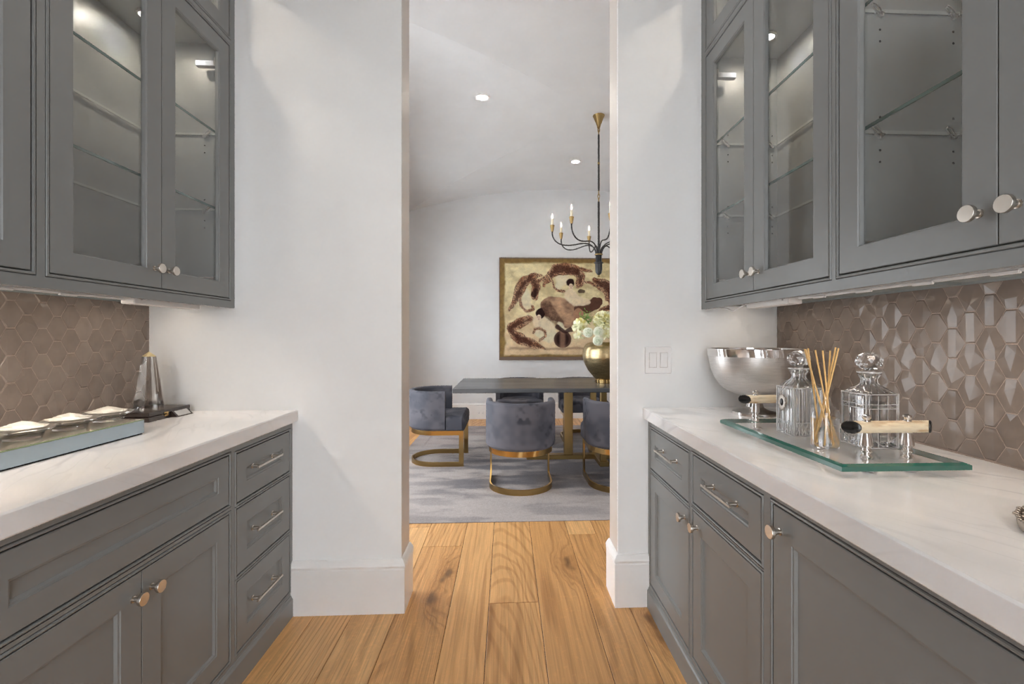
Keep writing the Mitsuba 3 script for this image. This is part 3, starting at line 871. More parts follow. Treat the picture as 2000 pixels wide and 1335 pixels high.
# ---------------------------------------------------------------- wall fittings
k = thing('light_switch', 'white double rocker light switch on the wall right of the doorway', 'switch')
add(k, 'plate', bx(0.638, 0.763, WY0 - 0.007, WY0, 1.072, 1.197, 0.003), 'white_plastic')
for x in (0.675, 0.726):
    r = hull([(x - .0165, WY0 - .006, 1.101), (x + .0165, WY0 - .006, 1.101), (x - .0165, WY0 - .006, 1.168), (x + .0165, WY0 - .006, 1.168),
              (x - .0155, WY0 - .0085, 1.102), (x + .0155, WY0 - .0085, 1.102), (x - .0155, WY0 - .0125, 1.167), (x + .0155, WY0 - .0125, 1.167)])
    add(k, 'gap', bx(x - .0185, x + .0185, WY0 - .0074, WY0 - .006, 1.099, 1.170), 'gray_plastic')
    add(k, 'rocker', r, 'white_plastic')
k = thing('wall_outlet', 'white wall outlet set in the baseboard of the far dining wall', 'outlet')
oy = DY - 0.018
add(k, 'plate', bx(-0.448, -0.332, oy - 0.006, oy, 0.062, 0.136, 0.002), 'white_plastic')
for x in (-0.418, -0.362):
    add(k, 'socket', bx(x - .017, x + .017, oy - .0085, oy - .005, 0.085, 0.113, 0.003), 'white_plastic')
    add(k, 'slot', cat_(bx(x - .008, x + .008, oy - .0095, oy - .008, 0.104, 0.107), bx(x - .008, x + .008, oy - .0095, oy - .008, 0.092, 0.095)), 'dark_gap')


# ---------------------------------------------------------------- right counter
def moved(m, at, rz=0.0):
    m = m.copy()
    if rz:
        m.apply_transform(trimesh.transformations.rotation_matrix(rz, [0, 0, 1]))
    m.apply_translation(at)
    return m


def ring_loft(rings, cap0=True, cap1=True):
    """rings of equal point count, joined; caps as fans about their centres"""
    N = len(rings[0])
    v = [p for r in rings for p in r]
    f = []
    for i in range(len(rings) - 1):
        for j in range(N):
            k_ = (j + 1) % N
            f += [[i * N + j, i * N + k_, (i + 1) * N + k_], [i * N + j, (i + 1) * N + k_, (i + 1) * N + j]]
    if cap0:
        v.append(np.mean(rings[0], 0)); c_ = len(v) - 1
        f += [[c_, (j + 1) % N, j] for j in range(N)]
    if cap1:
        v.append(np.mean(rings[-1], 0)); c_ = len(v) - 1
        b = (len(rings) - 1) * N
        f += [[c_, b + j, b + (j + 1) % N] for j in range(N)]
    return trimesh.Trimesh(np.array(v), f, process=False)


CZ = 0.915
# footed bowl of hammered and brushed metal
k = thing('footed_bowl', 'large brushed silver footed bowl in the corner of the right counter', 'bowl')
at = (1.045, 1.878, CZ)
outer = [(0.020, 0.085), (0.045, 0.0815), (0.085, 0.0900), (0.120, 0.1080), (0.148, 0.1380), (0.168, 0.1780), (0.179, 0.2200), (0.183, 0.2480)]
oc = spline(outer, 30)
add(k, 'body', lathe([tuple(p) for p in oc] + [(0.180, 0.248), (0.172, 0.2), (0.150, 0.150), (0.11, 0.112), (0.05, 0.092), (0, 0.088)], 72, at), 'brushed_steel', 40)
add(k, 'rim_band', lathe([(0.1825, 0.2460), (0.1850, 0.2462), (0.1860, 0.2770), (0.1838, 0.2785), (0.1815, 0.2770), (0.1800, 0.2462), (0.1825, 0.2460)], 72, at), 'chrome', 30, label='polished band round the rim')
add(k, 'foot', lathe([(0, 0), (0.086, 0), (0.087, 0.003), (0.085, 0.012), (0.078, 0.015), (0.050, 0.022), (0.034, 0.034), (0.028, 0.055), (0.030, 0.074), (0.040, 0.085), (0, 0.086)], 60, at), 'chrome', 35, label='polished foot')

# glass tray with bone handles
TX0, TX1, TY0, TY1, TZ0, TZ1 = 0.773, 1.088, 1.018, 1.618, 0.9295, 0.946
k = thing('glass_tray', 'green-edged glass tray with two bone handles on the right counter', 'tray')
b = 0.010
add(k, 'sheet', trimesh.Trimesh([[TX0 + b, TY0 + b, TZ1], [TX1 - b, TY0 + b, TZ1], [TX1 - b, TY1 - b, TZ1], [TX0 + b, TY1 - b, TZ1]], [[0, 1, 2], [0, 2, 3]], process=False), 'tray_glass')
rim = []
r_ = lambda i, n: (TX0 + i, TX1 - i, TY0 + i, TY1 - i, n)
rim = loops([r_(0.003, TZ0), r_(0, TZ0 + 0.001), r_(0, TZ1 - 0.0045), r_(b, TZ1 - 0.0001)], False, False)
add(k, 'bevelled_edge', rim, 'tray_edge_green', label='green bevelled glass edge')
for y, in ((TY0 + 0.052,), (TY1 - 0.052,)):
    hd = None
    x0, x1, R = 0.822, 1.046, 0.0148
    sg = -1 if y < 1.3 else -1
    a = np.arange(28) * 2 * PI / 28
    zc = 1.023
    rings = []
    for base, sl in ((x0, 1), (x1, -1)):
        # ends cut on the slant: the side towards the room is the shorter one
        dd = (1 + np.cos(a) * 1.0) * R          # cos = +1 on the near (-y) side
        rings.append(np.column_stack([base + sl * dd * 0.95, y - np.cos(a) * R, zc + np.sin(a) * R]))
    shaft_r = [rings[0]] + [rings[0] * (1 - t) + rings[1] * t for t in (0.03, 0.25, 0.5, 0.75, 0.97)] + [rings[1]]
    sh = ring_loft(shaft_r, False, False)
    sh.fix_normals()
    hd = add(k, 'handle', sh, 'bone', 40, label='mottled bone handle on two turned posts')
    for e in (0, -1):
        rr = shaft_r[e]
        c_ = rr.mean(0)
        axis = np.array([-1.0 if e == 0 else 1.0, -0.9, 0]); axis /= np.linalg.norm(axis)
        cap_ = ring_loft([rr, c_ + (rr - c_) * 1.03 + axis * 0.0015, c_ + (rr - c_) * 0.97 + axis * 0.004, c_ + (rr - c_) * 0.6 + axis * 0.006], True, True)
        cap_.fix_normals()
        add(hd, 'end_cap', cap_, 'resin_black', 40, label='black end cap')
    for x in (0.874, 0.977):
        post = lathe([(0, 0), (0.0100, 0), (0.0125, 0.003), (0.0128, 0.006), (0.0110, 0.0085), (0.0090, 0.0105), (0.0090, 0.013), (0.0120, 0.016), (0.0122, 0.019), (0.0098, 0.022), (0.0092, 0.026), (0.0105, 0.0285), (0.0140, 0.032), (0.0143, 0.036), (0.0122, 0.050), (0.0098, 0.062), (0.0105, 0.0635), (0, 0.064)], 28, (x, y, TZ1))
        fin = lathe([(0, 0.0900), (0.0090, 0.0905), (0.0085, 0.0925), (0.0060, 0.0935), (0.0085, 0.0975), (0.0098, 0.1010), (0.0085, 0.1050), (0.0040, 0.1075), (0, 0.1080)], 24, (x, y, TZ1))
        add(hd, 'post', post, 'chrome', 30, label='turned silver post')
        add(hd, 'finial', fin, 'chrome', 30, label='small silver ball finial')
        foot = ball(1.0, (x, y - 0.006, CZ + 0.0073), 2, (0.0175, 0.0175, 0.0073))
        add(k, 'foot', foot, 'chrome', True, label='silver ball foot under the glass')


def square_ring(h, ch, z, notch=0.0, cuts=(), n=32, wid=0.0038):
    """rounded-corner square of half side h, corner cut ch, n points per side; notch: depth of grooves at the places cuts (-1..1)"""
    pts = []
    for sd in range(4):
        ca, sa = math.cos(sd * PI / 2), math.sin(sd * PI / 2)
        for i in range(n):
            t = -1 + 2 * i / (n - 1)
            y = t * (h - ch)
            d = 0.0
            for c_ in cuts:
                q = abs(y - c_ * h)
                if q < wid:
                    d = max(d, notch * (1 - q / wid))
            x = h - d
            pts.append([ca * x - sa * y, sa * x + ca * y, z])
    return np.array(pts)


def round_ring(r, z, h_like=None, n=32):
    pts = []
    for sd in range(4):
        for i in range(n):
            an = sd * PI / 2 + (-1 + 2 * i / (n - 1)) * PI / 4 * 0.985
            pts.append([r * math.cos(an), r * math.sin(an), z])
    return np.array(pts)


def blend(a, b, t):
    return a * (1 - t) + b * t


def decanter(at, h, cuts, hgroove, label, medal=False):
    k = thing('decanter', label, 'decanter', 'cut-glass decanters on the tray')
    nn = 0.0050
    S = lambda z, hh=h, d=nn, ch=0.006: square_ring(hh, ch, z, d, cuts)
    rings = [S(0, h - 0.003, 0), S(0.003, h, nn)]
    for z in hgroove:
        rings += [S(z - 0.003), S(z, h - 0.0032), S(z + 0.003)]
    rings += [S(0.135), S(0.141, h - 0.001, nn), S(0.147, h - 0.005, 0.001)]
    sq, c1 = square_ring(h - 0.012, 0.008, 0.153), round_ring(0.022, 0.153)
    for t, z, sc in ((0.15, 0.152, 0.93), (0.45, 0.157, 0.86), (0.8, 0.163, 0.88)):
        r = blend(square_ring(h - 0.005, 0.008, z), round_ring(0.024, z), t)
        r[:, 2] = z
        rings.append(r)
    rings += [round_ring(0.0195, 0.170), round_ring(0.0180, 0.178), round_ring(0.0190, 0.186), round_ring(0.0250, 0.194), round_ring(0.0285, 0.198), round_ring(0.0280, 0.2005), round_ring(0.0150, 0.2005),
              round_ring(0.0128, 0.197), round_ring(0.0122, 0.180), round_ring(0.0125, 0.166)]
    i_ = lambda z, hh: square_ring(hh, 0.010, z)
    for t, z in ((0.5, 0.152), (0.15, 0.145)):
        r = blend(i_(z, h - 0.009), round_ring(0.0125, z), t); r[:, 2] = z
        rings.append(r)
    rings += [i_(0.135, h - 0.0095), i_(0.024, h - 0.0095), i_(0.018, h - 0.014)]
    m = ring_loft(rings)
    add(k, 'bottle', moved(m, at), 'crystal', 25)
    # faceted stopper
    pts = []
    for lat, nseg, tw in ((-68, 8, 0), (-38, 10, 0.3), (-10, 12, 0.0), (14, 12, 0.26), (38, 10, 0.1), (62, 7, 0.3), (84, 5, 0)):
        for j in range(nseg):
            an = j * 2 * PI / nseg + tw
            pts.append([0.0325 * math.cos(math.radians(lat)) * math.cos(an), 0.0325 * math.cos(math.radians(lat)) * math.sin(an), 0.229 + 0.0262 * math.sin(math.radians(lat))])
    head = hull(pts)
    stem = lathe([(0, 0.176), (0.0092, 0.176), (0.0098, 0.198), (0.0105, 0.2035), (0, 0.2036)], 20)
    add(k, 'stopper', cat_(moved(head, at), moved(stem, at)), 'crystal', label='faceted glass stopper')
    # cuts with highlights painted white: ribs on faces and corners, rings on the neck
    ribs = []
    for sd in range(4):
        for c_ in cuts:
            rb = bx(h - 0.0012, h + 0.0008, c_ * h - 0.0011, c_ * h + 0.0011, 0.006, 0.140, 0.0006)
            ribs.append(moved(rb, (0, 0, 0), sd * PI / 2))
        ribs.append(moved(bx(-0.0016, 0.0016, -0.0016, 0.0016, 0.004, 0.146, 0.0008), (0, 0, 0), PI / 4))
        ribs[-1].apply_translation(np.array([(h - 0.0026) * (1 if sd in (0, 3) else -1), (h - 0.0026) * (1 if sd < 2 else -1), 0]))
        for z in (0.004, 0.1065, 0.1175, 0.1440) if not medal else (0.004, 0.042, 0.1440):
            ribs.append(moved(bx(h - 0.0012, h + 0.0008, -h + 0.004, h - 0.004, z - 0.0011, z + 0.0011, 0.0006), (0, 0, 0), sd * PI / 2))
        if medal:
            for i_ in range(4):
                y0 = -h + 0.006 + i_ * (2 * h - 0.012) / 4
                for a_, b_ in ((0.0065, 0.040), (0.040, 0.0065)):
                    ribs.append(moved(tube([(h + 0.0002, y0, a_), (h + 0.0002, y0 + (2 * h - 0.012) / 4, b_)], 0.0008, 5), (0, 0, 0), sd * PI / 2))
        else:
            ribs.append(moved(tube([(h + 0.0002, -h + 0.006, 0.034), (h + 0.0002, 0, 0.008), (h + 0.0002, h - 0.006, 0.034)], 0.0009, 5), (0, 0, 0), sd * PI / 2))
    for j in range(12):
        an = j * 2 * PI / 12
        ribs.append(tube([(0.0200 * math.cos(an), 0.0200 * math.sin(an), 0.170), (0.0182 * math.cos(an), 0.0182 * math.sin(an), 0.180), (0.0250 * math.cos(an), 0.0250 * math.sin(an), 0.1935)], 0.0008, 5))
    for j in range(16):
        an = (j + 0.5) * 2 * PI / 16
        q_ = max(abs(math.cos(an)), abs(math.sin(an)))
        R_ = min((h - 0.004) / q_, (h - 0.003) * 1.30)
        ribs.append(tube([(R_ * math.cos(an), R_ * math.sin(an), 0.1475), (0.026 * math.cos(an), 0.026 * math.sin(an), 0.1635), (0.0200 * math.cos(an), 0.0200 * math.sin(an), 0.1705)], 0.0008, 5))
    ribs.append(lathe([(0.0275, 0.1978), (0.0290, 0.1985), (0.0285, 0.2012), (0.0265, 0.2008), (0.0275, 0.1978)], 32))
    add(k, 'cut_highlights', moved(cat_(ribs), at), 'cut_glass', label='cuts in the glass with white highlights painted in')
    if medal:
        x = at[0] - h - 0.004
        yc, zc = at[1] + 0.004, at[2] + 0.098
        bits = []
        for j in range(22):
            an = j * 2 * PI / 22
            rr = 1.0 + 0.16 * (j % 2)
            bits.append(ball(0.0034, (x - 0.0005, yc + 0.0150 * rr * math.cos(an), zc + 0.0205 * rr * math.sin(an)), 1, (0.6, 1, 1)))
        back = lathe([(0, 0), (1.0, 0), (1.0, 0.0018), (0, 0.0022)], 28)
        vv = np.array(back.vertices)
        pl = back.copy(); pl.vertices = np.column_stack([x - vv[:, 2], yc + vv[:, 0] * 0.0158, zc + vv[:, 1] * 0.0215])
        pl.fix_normals()
        tag = add(k, 'medallion', cat_(pl, *bits), 'dark_silver', 40, label='oval dark silver medallion hung on the side')
        oval = ball(1.0, (x - 0.0020, yc, zc), 2, (0.003, 0.0078, 0.0112))
        add(tag, 'center', oval, 'resin_black', True, label='black oval center')
        ch = tube(spline([(x, yc, zc + 0.022), (x + 0.004, yc, at[2] + 0.140), (x + 0.014, yc, at[2] + 0.151), (at[0] - 0.022, at[1] + 0.002, at[2] + 0.166)], 16), 0.0011, 6)
        add(tag, 'chain', ch, 'dark_silver', True)
    return k


decanter((0.9850, 1.1965, TZ1 + 0.0004), 0.0465, (-0.8, -0.28, 0.28, 0.8), (0.112,), 'square cut-glass decanter with faceted stopper, behind the near bone handle')
decanter((0.8860, 1.3450, TZ1 + 0.0004), 0.0450, (-0.85, -0.62, -0.38, -0.12, 0.12, 0.38, 0.62, 0.85), (0.030,), 'square cut-glass decanter with an oval silver medallion, in front of the silver bowl', True)

# reed diffuser
k = thing('reed_diffuser', 'small round reed diffuser bottle between the two decanters', 'diffuser')
at = (0.850, 1.182, TZ1 + 0.0004)
add(k, 'bottle', lathe([(0.012, 0.004), (0.030, 0.0035), (0.0335, 0.007), (0.0340, 0.012), (0.0340, 0.088), (0.0325, 0.098), (0.027, 0.107), (0.019, 0.112), (0.0145, 0.114), (0.0130, 0.118), (0.0130, 0.130), (0.0158, 0.131), (0.0158, 0.136), (0.0120, 0.1365)], 40, at), 'pane_glass', 30)
add(k, 'base', lathe([(0, 0), (0.031, 0), (0.0335, 0.002), (0.0335, 0.0065), (0, 0.0068)], 36, at), 'clear_glass', 30)
add(k, 'oil', lathe([(0, 0.0075), (0.0332, 0.0075), (0.0332, 0.0800), (0, 0.0800)], 36, at), 'oil', 30)
for i, (dx, dy, ux, uy) in enumerate([(-0.062, -0.010, 0.020, 0.006), (-0.050, 0.012, 0.012, -0.014), (-0.042, -0.020, 0.024, 0.000), (-0.034, 0.02, 0.004, 0.022), (-0.003, 0.004, 0.006, -0.02), (0.026, -0.018, -0.022, 0.004),
                                      (0.036, 0.026, -0.013, -0.018), (0.041, 0.012, -0.026, -0.002), (0.046, 0.020, -0.018, 0.014)]):
    top = np.array(at) + [dx * 0.95, dy, 0.262 + 0.006 * math.sin(i * 3)]
    bot = np.array(at) + [ux, uy, 0.0095]
    add(k, 'reed', tube([bot, bot * 0.5 + top * 0.5, top], 0.0022, 8), 'reed', True, label='thin rattan reed')

# ornate silver tray at the right edge
k = thing('silver_tray', 'ornate dark silver round tray cut off at the right edge of the right counter', 'tray')
at = (0.970, 0.655, CZ)
add(k, 'body', lathe([(0, 0), (0.122, 0), (0.128, 0.002), (0.130, 0.010), (0.130, 0.0175), (0.126, 0.0185), (0.112, 0.012), (0, 0.011)], 64, at), 'dark_silver', 30)
orn = []
for j in range(110):
    an = j * 2 * PI / 110
    rr = 0.1285 + (0.0025 if j % 5 == 0 else 0)
    orn.append(ball(0.0034, (at[0] + rr * math.cos(an), at[1] + rr * math.sin(an), CZ + 0.0200 + 0.0012 * (j % 2)), 1, (1.25, 1.25, 0.8)))
for j in range(64):
    an = (j + 0.5) * 2 * PI / 64
    lf = ball(1.0, (0, 0, 0), 1, (0.0080, 0.0026, 0.0026))
    lf.apply_transform(trimesh.transformations.rotation_matrix(an + 0.7 * (1 if j % 2 else -1), [0, 0, 1]))
    lf.apply_translation((at[0] + 0.1185 * math.cos(an), at[1] + 0.1185 * math.sin(an), CZ + 0.0185))
    orn.append(lf)
add(k, 'rim_ornament', cat_(orn), 'dark_silver', True, label='raised scrolled rim')

# ---------------------------------------------------------------- left counter
MX0, MX1, MY0, MY1, MZ = -1.425, -1.223, 0.95, 1.592, 0.965
k = thing('mirrored_tray', 'long mirrored box tray with the crystal holders on the left counter', 'tray')
add(k, 'side_mirror', bx(MX1 - 0.003, MX1, MY0, MY1, CZ + 0.004, MZ - 0.0035, 0.0006), 'mirror')
add(k, 'side_mirror', bx(MX0, MX0 + 0.003, MY0, MY1, CZ + 0.004, MZ - 0.0035, 0.0006), 'mirror')
add(k, 'end_mirror', bx(MX0 + 0.003, MX1 - 0.003, MY1 - 0.003, MY1, CZ + 0.004, MZ - 0.0035, 0.0006), 'mirror')
add(k, 'end_mirror', bx(MX0 + 0.003, MX1 - 0.003, MY0, MY0 + 0.003, CZ + 0.004, MZ - 0.0035, 0.0006), 'mirror')
add(k, 'top_mirror', bx(MX0 + 0.002, MX1 - 0.002, MY0 + 0.002, MY1 - 0.002, MZ - 0.001, MZ), 'mirror_top', label='mirrored top')
add(k, 'edge', loops([(MX0, MX1, MY0, MY1, MZ - 0.0035), (MX0, MX1, MY0, MY1, MZ - 0.0008), (MX0 + 0.002, MX1 - 0.002, MY0 + 0.002, MY1 - 0.002, MZ)], False, False), 'mirror_edge', label='green glass edge')
add(k, 'base', bx(MX0 + 0.004, MX1 - 0.004, MY0 + 0.004, MY1 - 0.004, CZ, CZ + 0.0045), 'dark_gap', label='dark underside')


def crystal_holder(x, y, rz, lab):
    k = thing('crystal_holder', lab, 'crystal ornament', 'crystal holders on the mirrored tray')
    def poly(n, r, z, tw=0.0):
        return [(r * math.cos(i * 2 * PI / n + tw), r * math.sin(i * 2 * PI / n + tw), z) for i in range(n)]
    lower = hull(poly(8, 0.040, 0.0, .39) + poly(8, 0.046, 0.013, .39) + poly(8, 0.042, 0.0160, .39))
    upper = hull(poly(6, 0.050, 0.0175, 0) + poly(6, 0.0735, 0.0260, 0) + poly(6, 0.0725, 0.0290, 0) + poly(6, 0.060, 0.0320, 0))
    at = (x, y, MZ + 0.0003)
    add(k, 'bounce_base', moved(hull(poly(8, 0.038, 0.0, .39) + poly(8, 0.038, 0.0006, .39)), at, rz), 'capiz', label='pale plate added under the foot to bounce light')  # pale reflector added to bounce light up through the foot
    add(k, 'foot', moved(lower, (x, y, MZ + 0.0011), rz), 'crystal', label='faceted crystal foot')
    add(k, 'wing', moved(upper, at, rz), 'pearl_glass', label='pointed crystal slab')
    for i, (r0, z0, tw) in enumerate(((0.054, 0.0322, 0.1), (0.043, 0.0348, 0.5), (0.034, 0.0374, 0.25))):
        add(k, 'shell_layer', moved(hull(poly(7, r0, z0, tw) + poly(7, r0 * 0.93, z0 + 0.0024, tw)), at, rz + i), 'capiz', label='pale plate added over the foot to brighten it')
    add(k, 'lid', moved(hull(poly(6, 0.030, 0.0400, .3) + poly(6, 0.027, 0.0415, .3) + [(0, 0, 0.0490)]), at, rz), 'capiz', label='pearly shell peak')
    add(k, 'bounce_plate', moved(hull(poly(8, 0.040, 0.0162, .39) + poly(8, 0.040, 0.0172, .39)), at, rz), 'capiz', label='pale plate added over the foot to brighten it')  # second pale plate, added to make the crystal brighter


for y, lab in ((1.163, 'faceted crystal holder on the mirrored tray, cut off at the left edge'), (1.295, 'faceted crystal holder on the mirrored tray, farthest of the three from the black box'),
               (1.428, 'faceted crystal holder on the mirrored tray, middle one of three'), (1.560, 'faceted crystal holder on the mirrored tray, next to the black box')):
    crystal_holder(-1.315, y, 0.0, lab)

# black box with the crystal obelisk
k = thing('presentation_box', 'black lacquered hinged box under the crystal obelisk', 'box')
bx0, bx1, by0, by1 = -1.535, -1.366, 1.800, 2.028
add(k, 'base', bx(bx0, bx1, by0, by1, CZ, CZ + 0.0185, 0.0015), 'lacquer_black')
add(k, 'lid', bx(bx0, bx1, by0, by1, CZ + 0.0195, CZ + 0.0355, 0.0020), 'lacquer_black')
hook = cat_(bx(bx1, bx1 + 0.0018, 1.878, 1.900, CZ + 0.021, CZ + 0.027, 0.0004), bx(bx1, bx1 + 0.0018, 1.880, 1.898, CZ + 0.010, CZ + 0.0165, 0.0004), ball(0.0032, (bx1 + 0.002, 1.894, CZ + 0.0185), 1), tube([(bx1 + 0.002, 1.884, CZ + 0.024), (bx1 + 0.0035, 1.892, CZ + 0.018), (bx1 + 0.002, 1.900, CZ + 0.013)], 0.0012, 6))
add(k, 'clasp', hook, 'brass', label='small gold clasp')
k2 = thing('name_plate', 'black wedge with a silver plaque leaning at the front of the black box', 'plaque')
wed = hull([(bx1 + 0.001, 1.915, CZ), (bx1 + 0.026, 1.915, CZ), (bx1 + 0.001, 1.915, CZ + 0.026), (bx1 + 0.001, 2.008, CZ), (bx1 + 0.026, 2.008, CZ), (bx1 + 0.001, 2.008, CZ + 0.026)])
add(k2, 'wedge', wed, 'lacquer_black')
nrm = np.array([0.022, 0, 0.025]); nrm /= np.linalg.norm(nrm)
P0 = lambda t, y, e: (bx1 + 0.026 - 0.025 * t + nrm[0] * e, y, CZ + 0.026 * t + nrm[2] * e)
add(k2, 'plaque', hull([P0(t, y, e) for t in (0.14, 0.86) for y in (1.925, 1.998) for e in (0.0, 0.0012)]), 'plaque_silver', label='silver plaque')

k = thing('obelisk', 'clear crystal obelisk standing on the black box', 'ornament')
oa = (-1.432, 1.888, CZ + 0.0362)
R0 = math.radians(-28)


def osq(hh, ch, z):
    return [(a, b_, z) for s1 in (-1, 1) for s2 in (-1, 1) for a, b_ in ((s1 * hh, s2 * (hh - ch)), (s1 * (hh - ch), s2 * hh))]


body = hull(osq(0.0390, 0.005, 0.0) + osq(0.0185, 0.004, 0.212) + [(0, 0, 0.231)])
add(k, 'shaft', moved(body, oa, R0), 'crystal')
tri = hull(osq(0.0189, 0.004, 0.2122) + [(0, 0, 0.2322)])
add(k, 'tip', moved(tri, oa, R0), 'gold_paper', label='golden pyramid tip')

# ---------------------------------------------------------------- dining room
RZ = 0.006
k = thing('area_rug', 'large faded gray and taupe rug under the dining table', 'rug')
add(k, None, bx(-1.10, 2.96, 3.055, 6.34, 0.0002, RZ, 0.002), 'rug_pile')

k = thing('dining_table', 'long dark wood dining table on a brass base', 'table')
tops = []
add(k, 'tabletop', bx(-0.49, 2.35, 4.10, 5.14, 0.7365, 0.776, 0.004), 'table_wood')
fl = bx(0.20, 1.66, 4.575, 4.665, RZ, RZ + 0.045, 0.003)
add(k, 'foot_bar', fl, 'aged_brass', label='brass bar along the rug')
for y0, y1 in ((4.30, 4.575), (4.665, 4.94)):
    add(k, 'foot_bar', bx(0.885, 0.975, y0, y1, RZ, RZ + 0.045, 0.003), 'aged_brass', label='brass bar across the rug')
for x, y, wx, wy in ((0.625, 4.62, 0.085, 0.085), (1.235, 4.62, 0.085, 0.085), (0.93, 4.36, 0.06, 0.06), (0.93, 4.88, 0.06, 0.06)):
    add(k, 'leg', bx(x - wx / 2, x + wx / 2, y - wy / 2, y + wy / 2, RZ + 0.045, 0.7365, 0.003), 'aged_brass', label='square brass leg')


def upath(r, y1, n=28):
    a = np.linspace(PI, 2 * PI, n)
    return [(-r, y1)] + [(r * math.cos(t), r * math.sin(t)) for t in a] + [(r, y1)]


def rounded(a0, a1, z0, z1, r0, r1, n=5):
    """closed rounded profile (out, up): lower corners of radius r0, upper of r1"""
    out = []
    for (ca, cz, r, s0) in ((a0 + r0, z0 + r0, r0, PI), (a1 - r0, z0 + r0, r0, 1.5 * PI), (a1 - r1, z1 - r1, r1, 0), (a0 + r1, z1 - r1, r1, 0.5 * PI)):
        for i in range(n):
            t = s0 + i / (n - 1) * PI / 2
            out.append((ca + r * math.cos(t), cz + r * math.sin(t)))
    return out


chair_parts = {}


def make_chair_parts():
    # the back: a padded shell bent round the seat (out is to the right of the path)
    back = molding(upath(0.262, 0.105), rounded(-0.026, 0.026, 0.352, 0.718, 0.018, 0.022))
    lower = molding(upath(0.250, 0.105), rounded(-0.026, 0.026, 0.340, 0.42, 0.02, 0.012))
    chair_parts['backrest'] = mikit.ply(cat_(back, lower), 'velvet', smooth=40)
    c0 = [(0.232 * math.cos(t), 0.232 * math.sin(t)) for t in np.linspace(PI, 2 * PI, 16)]
    inner = []
    for z, i in ((0.345, 0.0), (0.455, 0.0), (0.475, 0.008), (0.482, 0.025)):
        inner += [(x * (1 - i * 3), y * (1 - i * 3), z) for x, y in c0] + [(-0.232 + i, 0.14, z), (0.232 - i, 0.14, z)]
    fr = []
    for z, i in ((0.343, 0.012), (0.355, 0.002), (0.44, 0.0), (0.470, 0.006), (0.483, 0.022), (0.486, 0.05)):
        for sx in (-1, 1):
            fr += [(sx * (0.284 - i), 0.112, z), (sx * (0.284 - i), 0.262, z), (sx * (0.262 - i), 0.290 - i, z)]
    chair_parts['seat'] = mikit.ply(cat_(hull(inner), hull(fr)), 'velvet', smooth=35)
    bar = lambda z: molding(upath(0.255, 0.255), [(-0.007, z), (0.007, z), (0.007, z + 0.044), (-0.007, z + 0.044)])
    chair_parts['seat_ring'] = mikit.ply(bar(0.298), 'brass', smooth=25)
    chair_parts['floor_loop'] = mikit.ply(bar(0.0), 'brass', smooth=25)
    for i, sx in enumerate((-1, 1)):
        x = sx * 0.255
        chair_parts['leg' if i == 0 else 'leg_001'] = mikit.ply(bx(x - 0.007, x + 0.007, 0.234, 0.278, 0.0, 0.342, 0.001), 'brass')


make_chair_parts()
CL = {'seat_ring': 'curved brass band under the seat', 'floor_loop': 'curved brass loop on the floor', 'leg': 'flat brass leg', 'leg_001': 'flat brass leg'}
for x, y, rz, lab in ((0.115, 3.795, 0, 'gray velvet barrel chair with its whole back turned to the doorway'),
                      (0.945, 3.800, 0, 'gray velvet barrel chair cut off by the right door jamb'),
                      (-0.690, 4.625, -90, 'gray velvet barrel chair at the left end of the dining table, seen from its side'),
                      (0.155, 5.600, 180, 'gray velvet barrel chair across the table, directly behind the near chair'),
                      (0.925, 5.600, 180, 'gray velvet barrel chair across the table, behind the square brass table leg')):
    k = thing('dining_chair', lab, 'chair', 'barrel chairs round the dining table')
    M = T().translate([x, y, RZ]).rotate([0, 0, 1], rz)
    for part, d in chair_parts.items():
        key = numbered(f'{k}__{part[:-4] if part.endswith("_001") else part}')
        scene[key] = {**d, 'to_world': M}
        if part in CL:
            labels[key] = {'label': CL[part]}

# painting
PX0, PX1, PZ0, PZ1, PYF = -0.115, 1.985, 0.890, 2.440, DY - 0.045
k = thing('painting', 'large aged collage painting of spotted cats and a beast on a ball', 'painting')
m = trimesh.Trimesh([[PX0, PYF, PZ0], [PX1, PYF, PZ0], [PX1, PYF, PZ1], [PX0, PYF, PZ1]], [[0, 1, 2], [0, 2, 3]], process=False)
m0 = 0.012
m = trimesh.Trimesh([[PX0 + m0, PYF - .0015, PZ0 + 0.05], [PX1 - m0, PYF - .0015, PZ0 + 0.05], [PX1 - m0, PYF - .0015, PZ1 - 0.018], [PX0 + m0, PYF - .0015, PZ1 - 0.018]], [[0, 1, 2], [0, 2, 3]], process=False)
add(k, 'print', m, 'canvas_print', uv=np.array([[m0 / 2.1, 0.05 / 1.55], [1 - m0 / 2.1, 0.05 / 1.55], [1 - m0 / 2.1, 1 - 0.018 / 1.55], [m0 / 2.1, 1 - 0.018 / 1.55]]))
add(k, 'panel', bx(PX0, PX1, PYF, DY - 0.001, PZ0, PZ1, 0.002), 'canvas_edge', label='brown wooden panel')

# vase and flowers
VX, VY, VZ = 1.020, 4.60, 0.7762
k = thing('gold_vase', 'round textured gold vase on the dining table', 'vase')
vp = spline([(0.118, 0.042), (0.150, 0.075), (0.205, 0.150), (0.240, 0.235), (0.2455, 0.300), (0.238, 0.350), (0.205, 0.395), (0.160, 0.412)], 36)
bandz = [tuple((r + (0.0018 if (int(z * 160) % 2 and z > 0.24) else 0), z)) for r, z in vp]
add(k, 'body', lathe(bandz + [(0.155, 0.412), (0.150, 0.40), (0.20, 0.37), (0.232, 0.3), (0.2, 0.16), (0.10, 0.06), (0, 0.05)], 64, (VX, VY, VZ)), 'gold_leaf', 35)
add(k, 'foot', lathe([(0, 0), (0.118, 0), (0.120, 0.003), (0.120, 0.036), (0.117, 0.040), (0.112, 0.043), (0, 0.044)], 56, (VX, VY, VZ)), 'brass', 30, label='shiny gold foot')


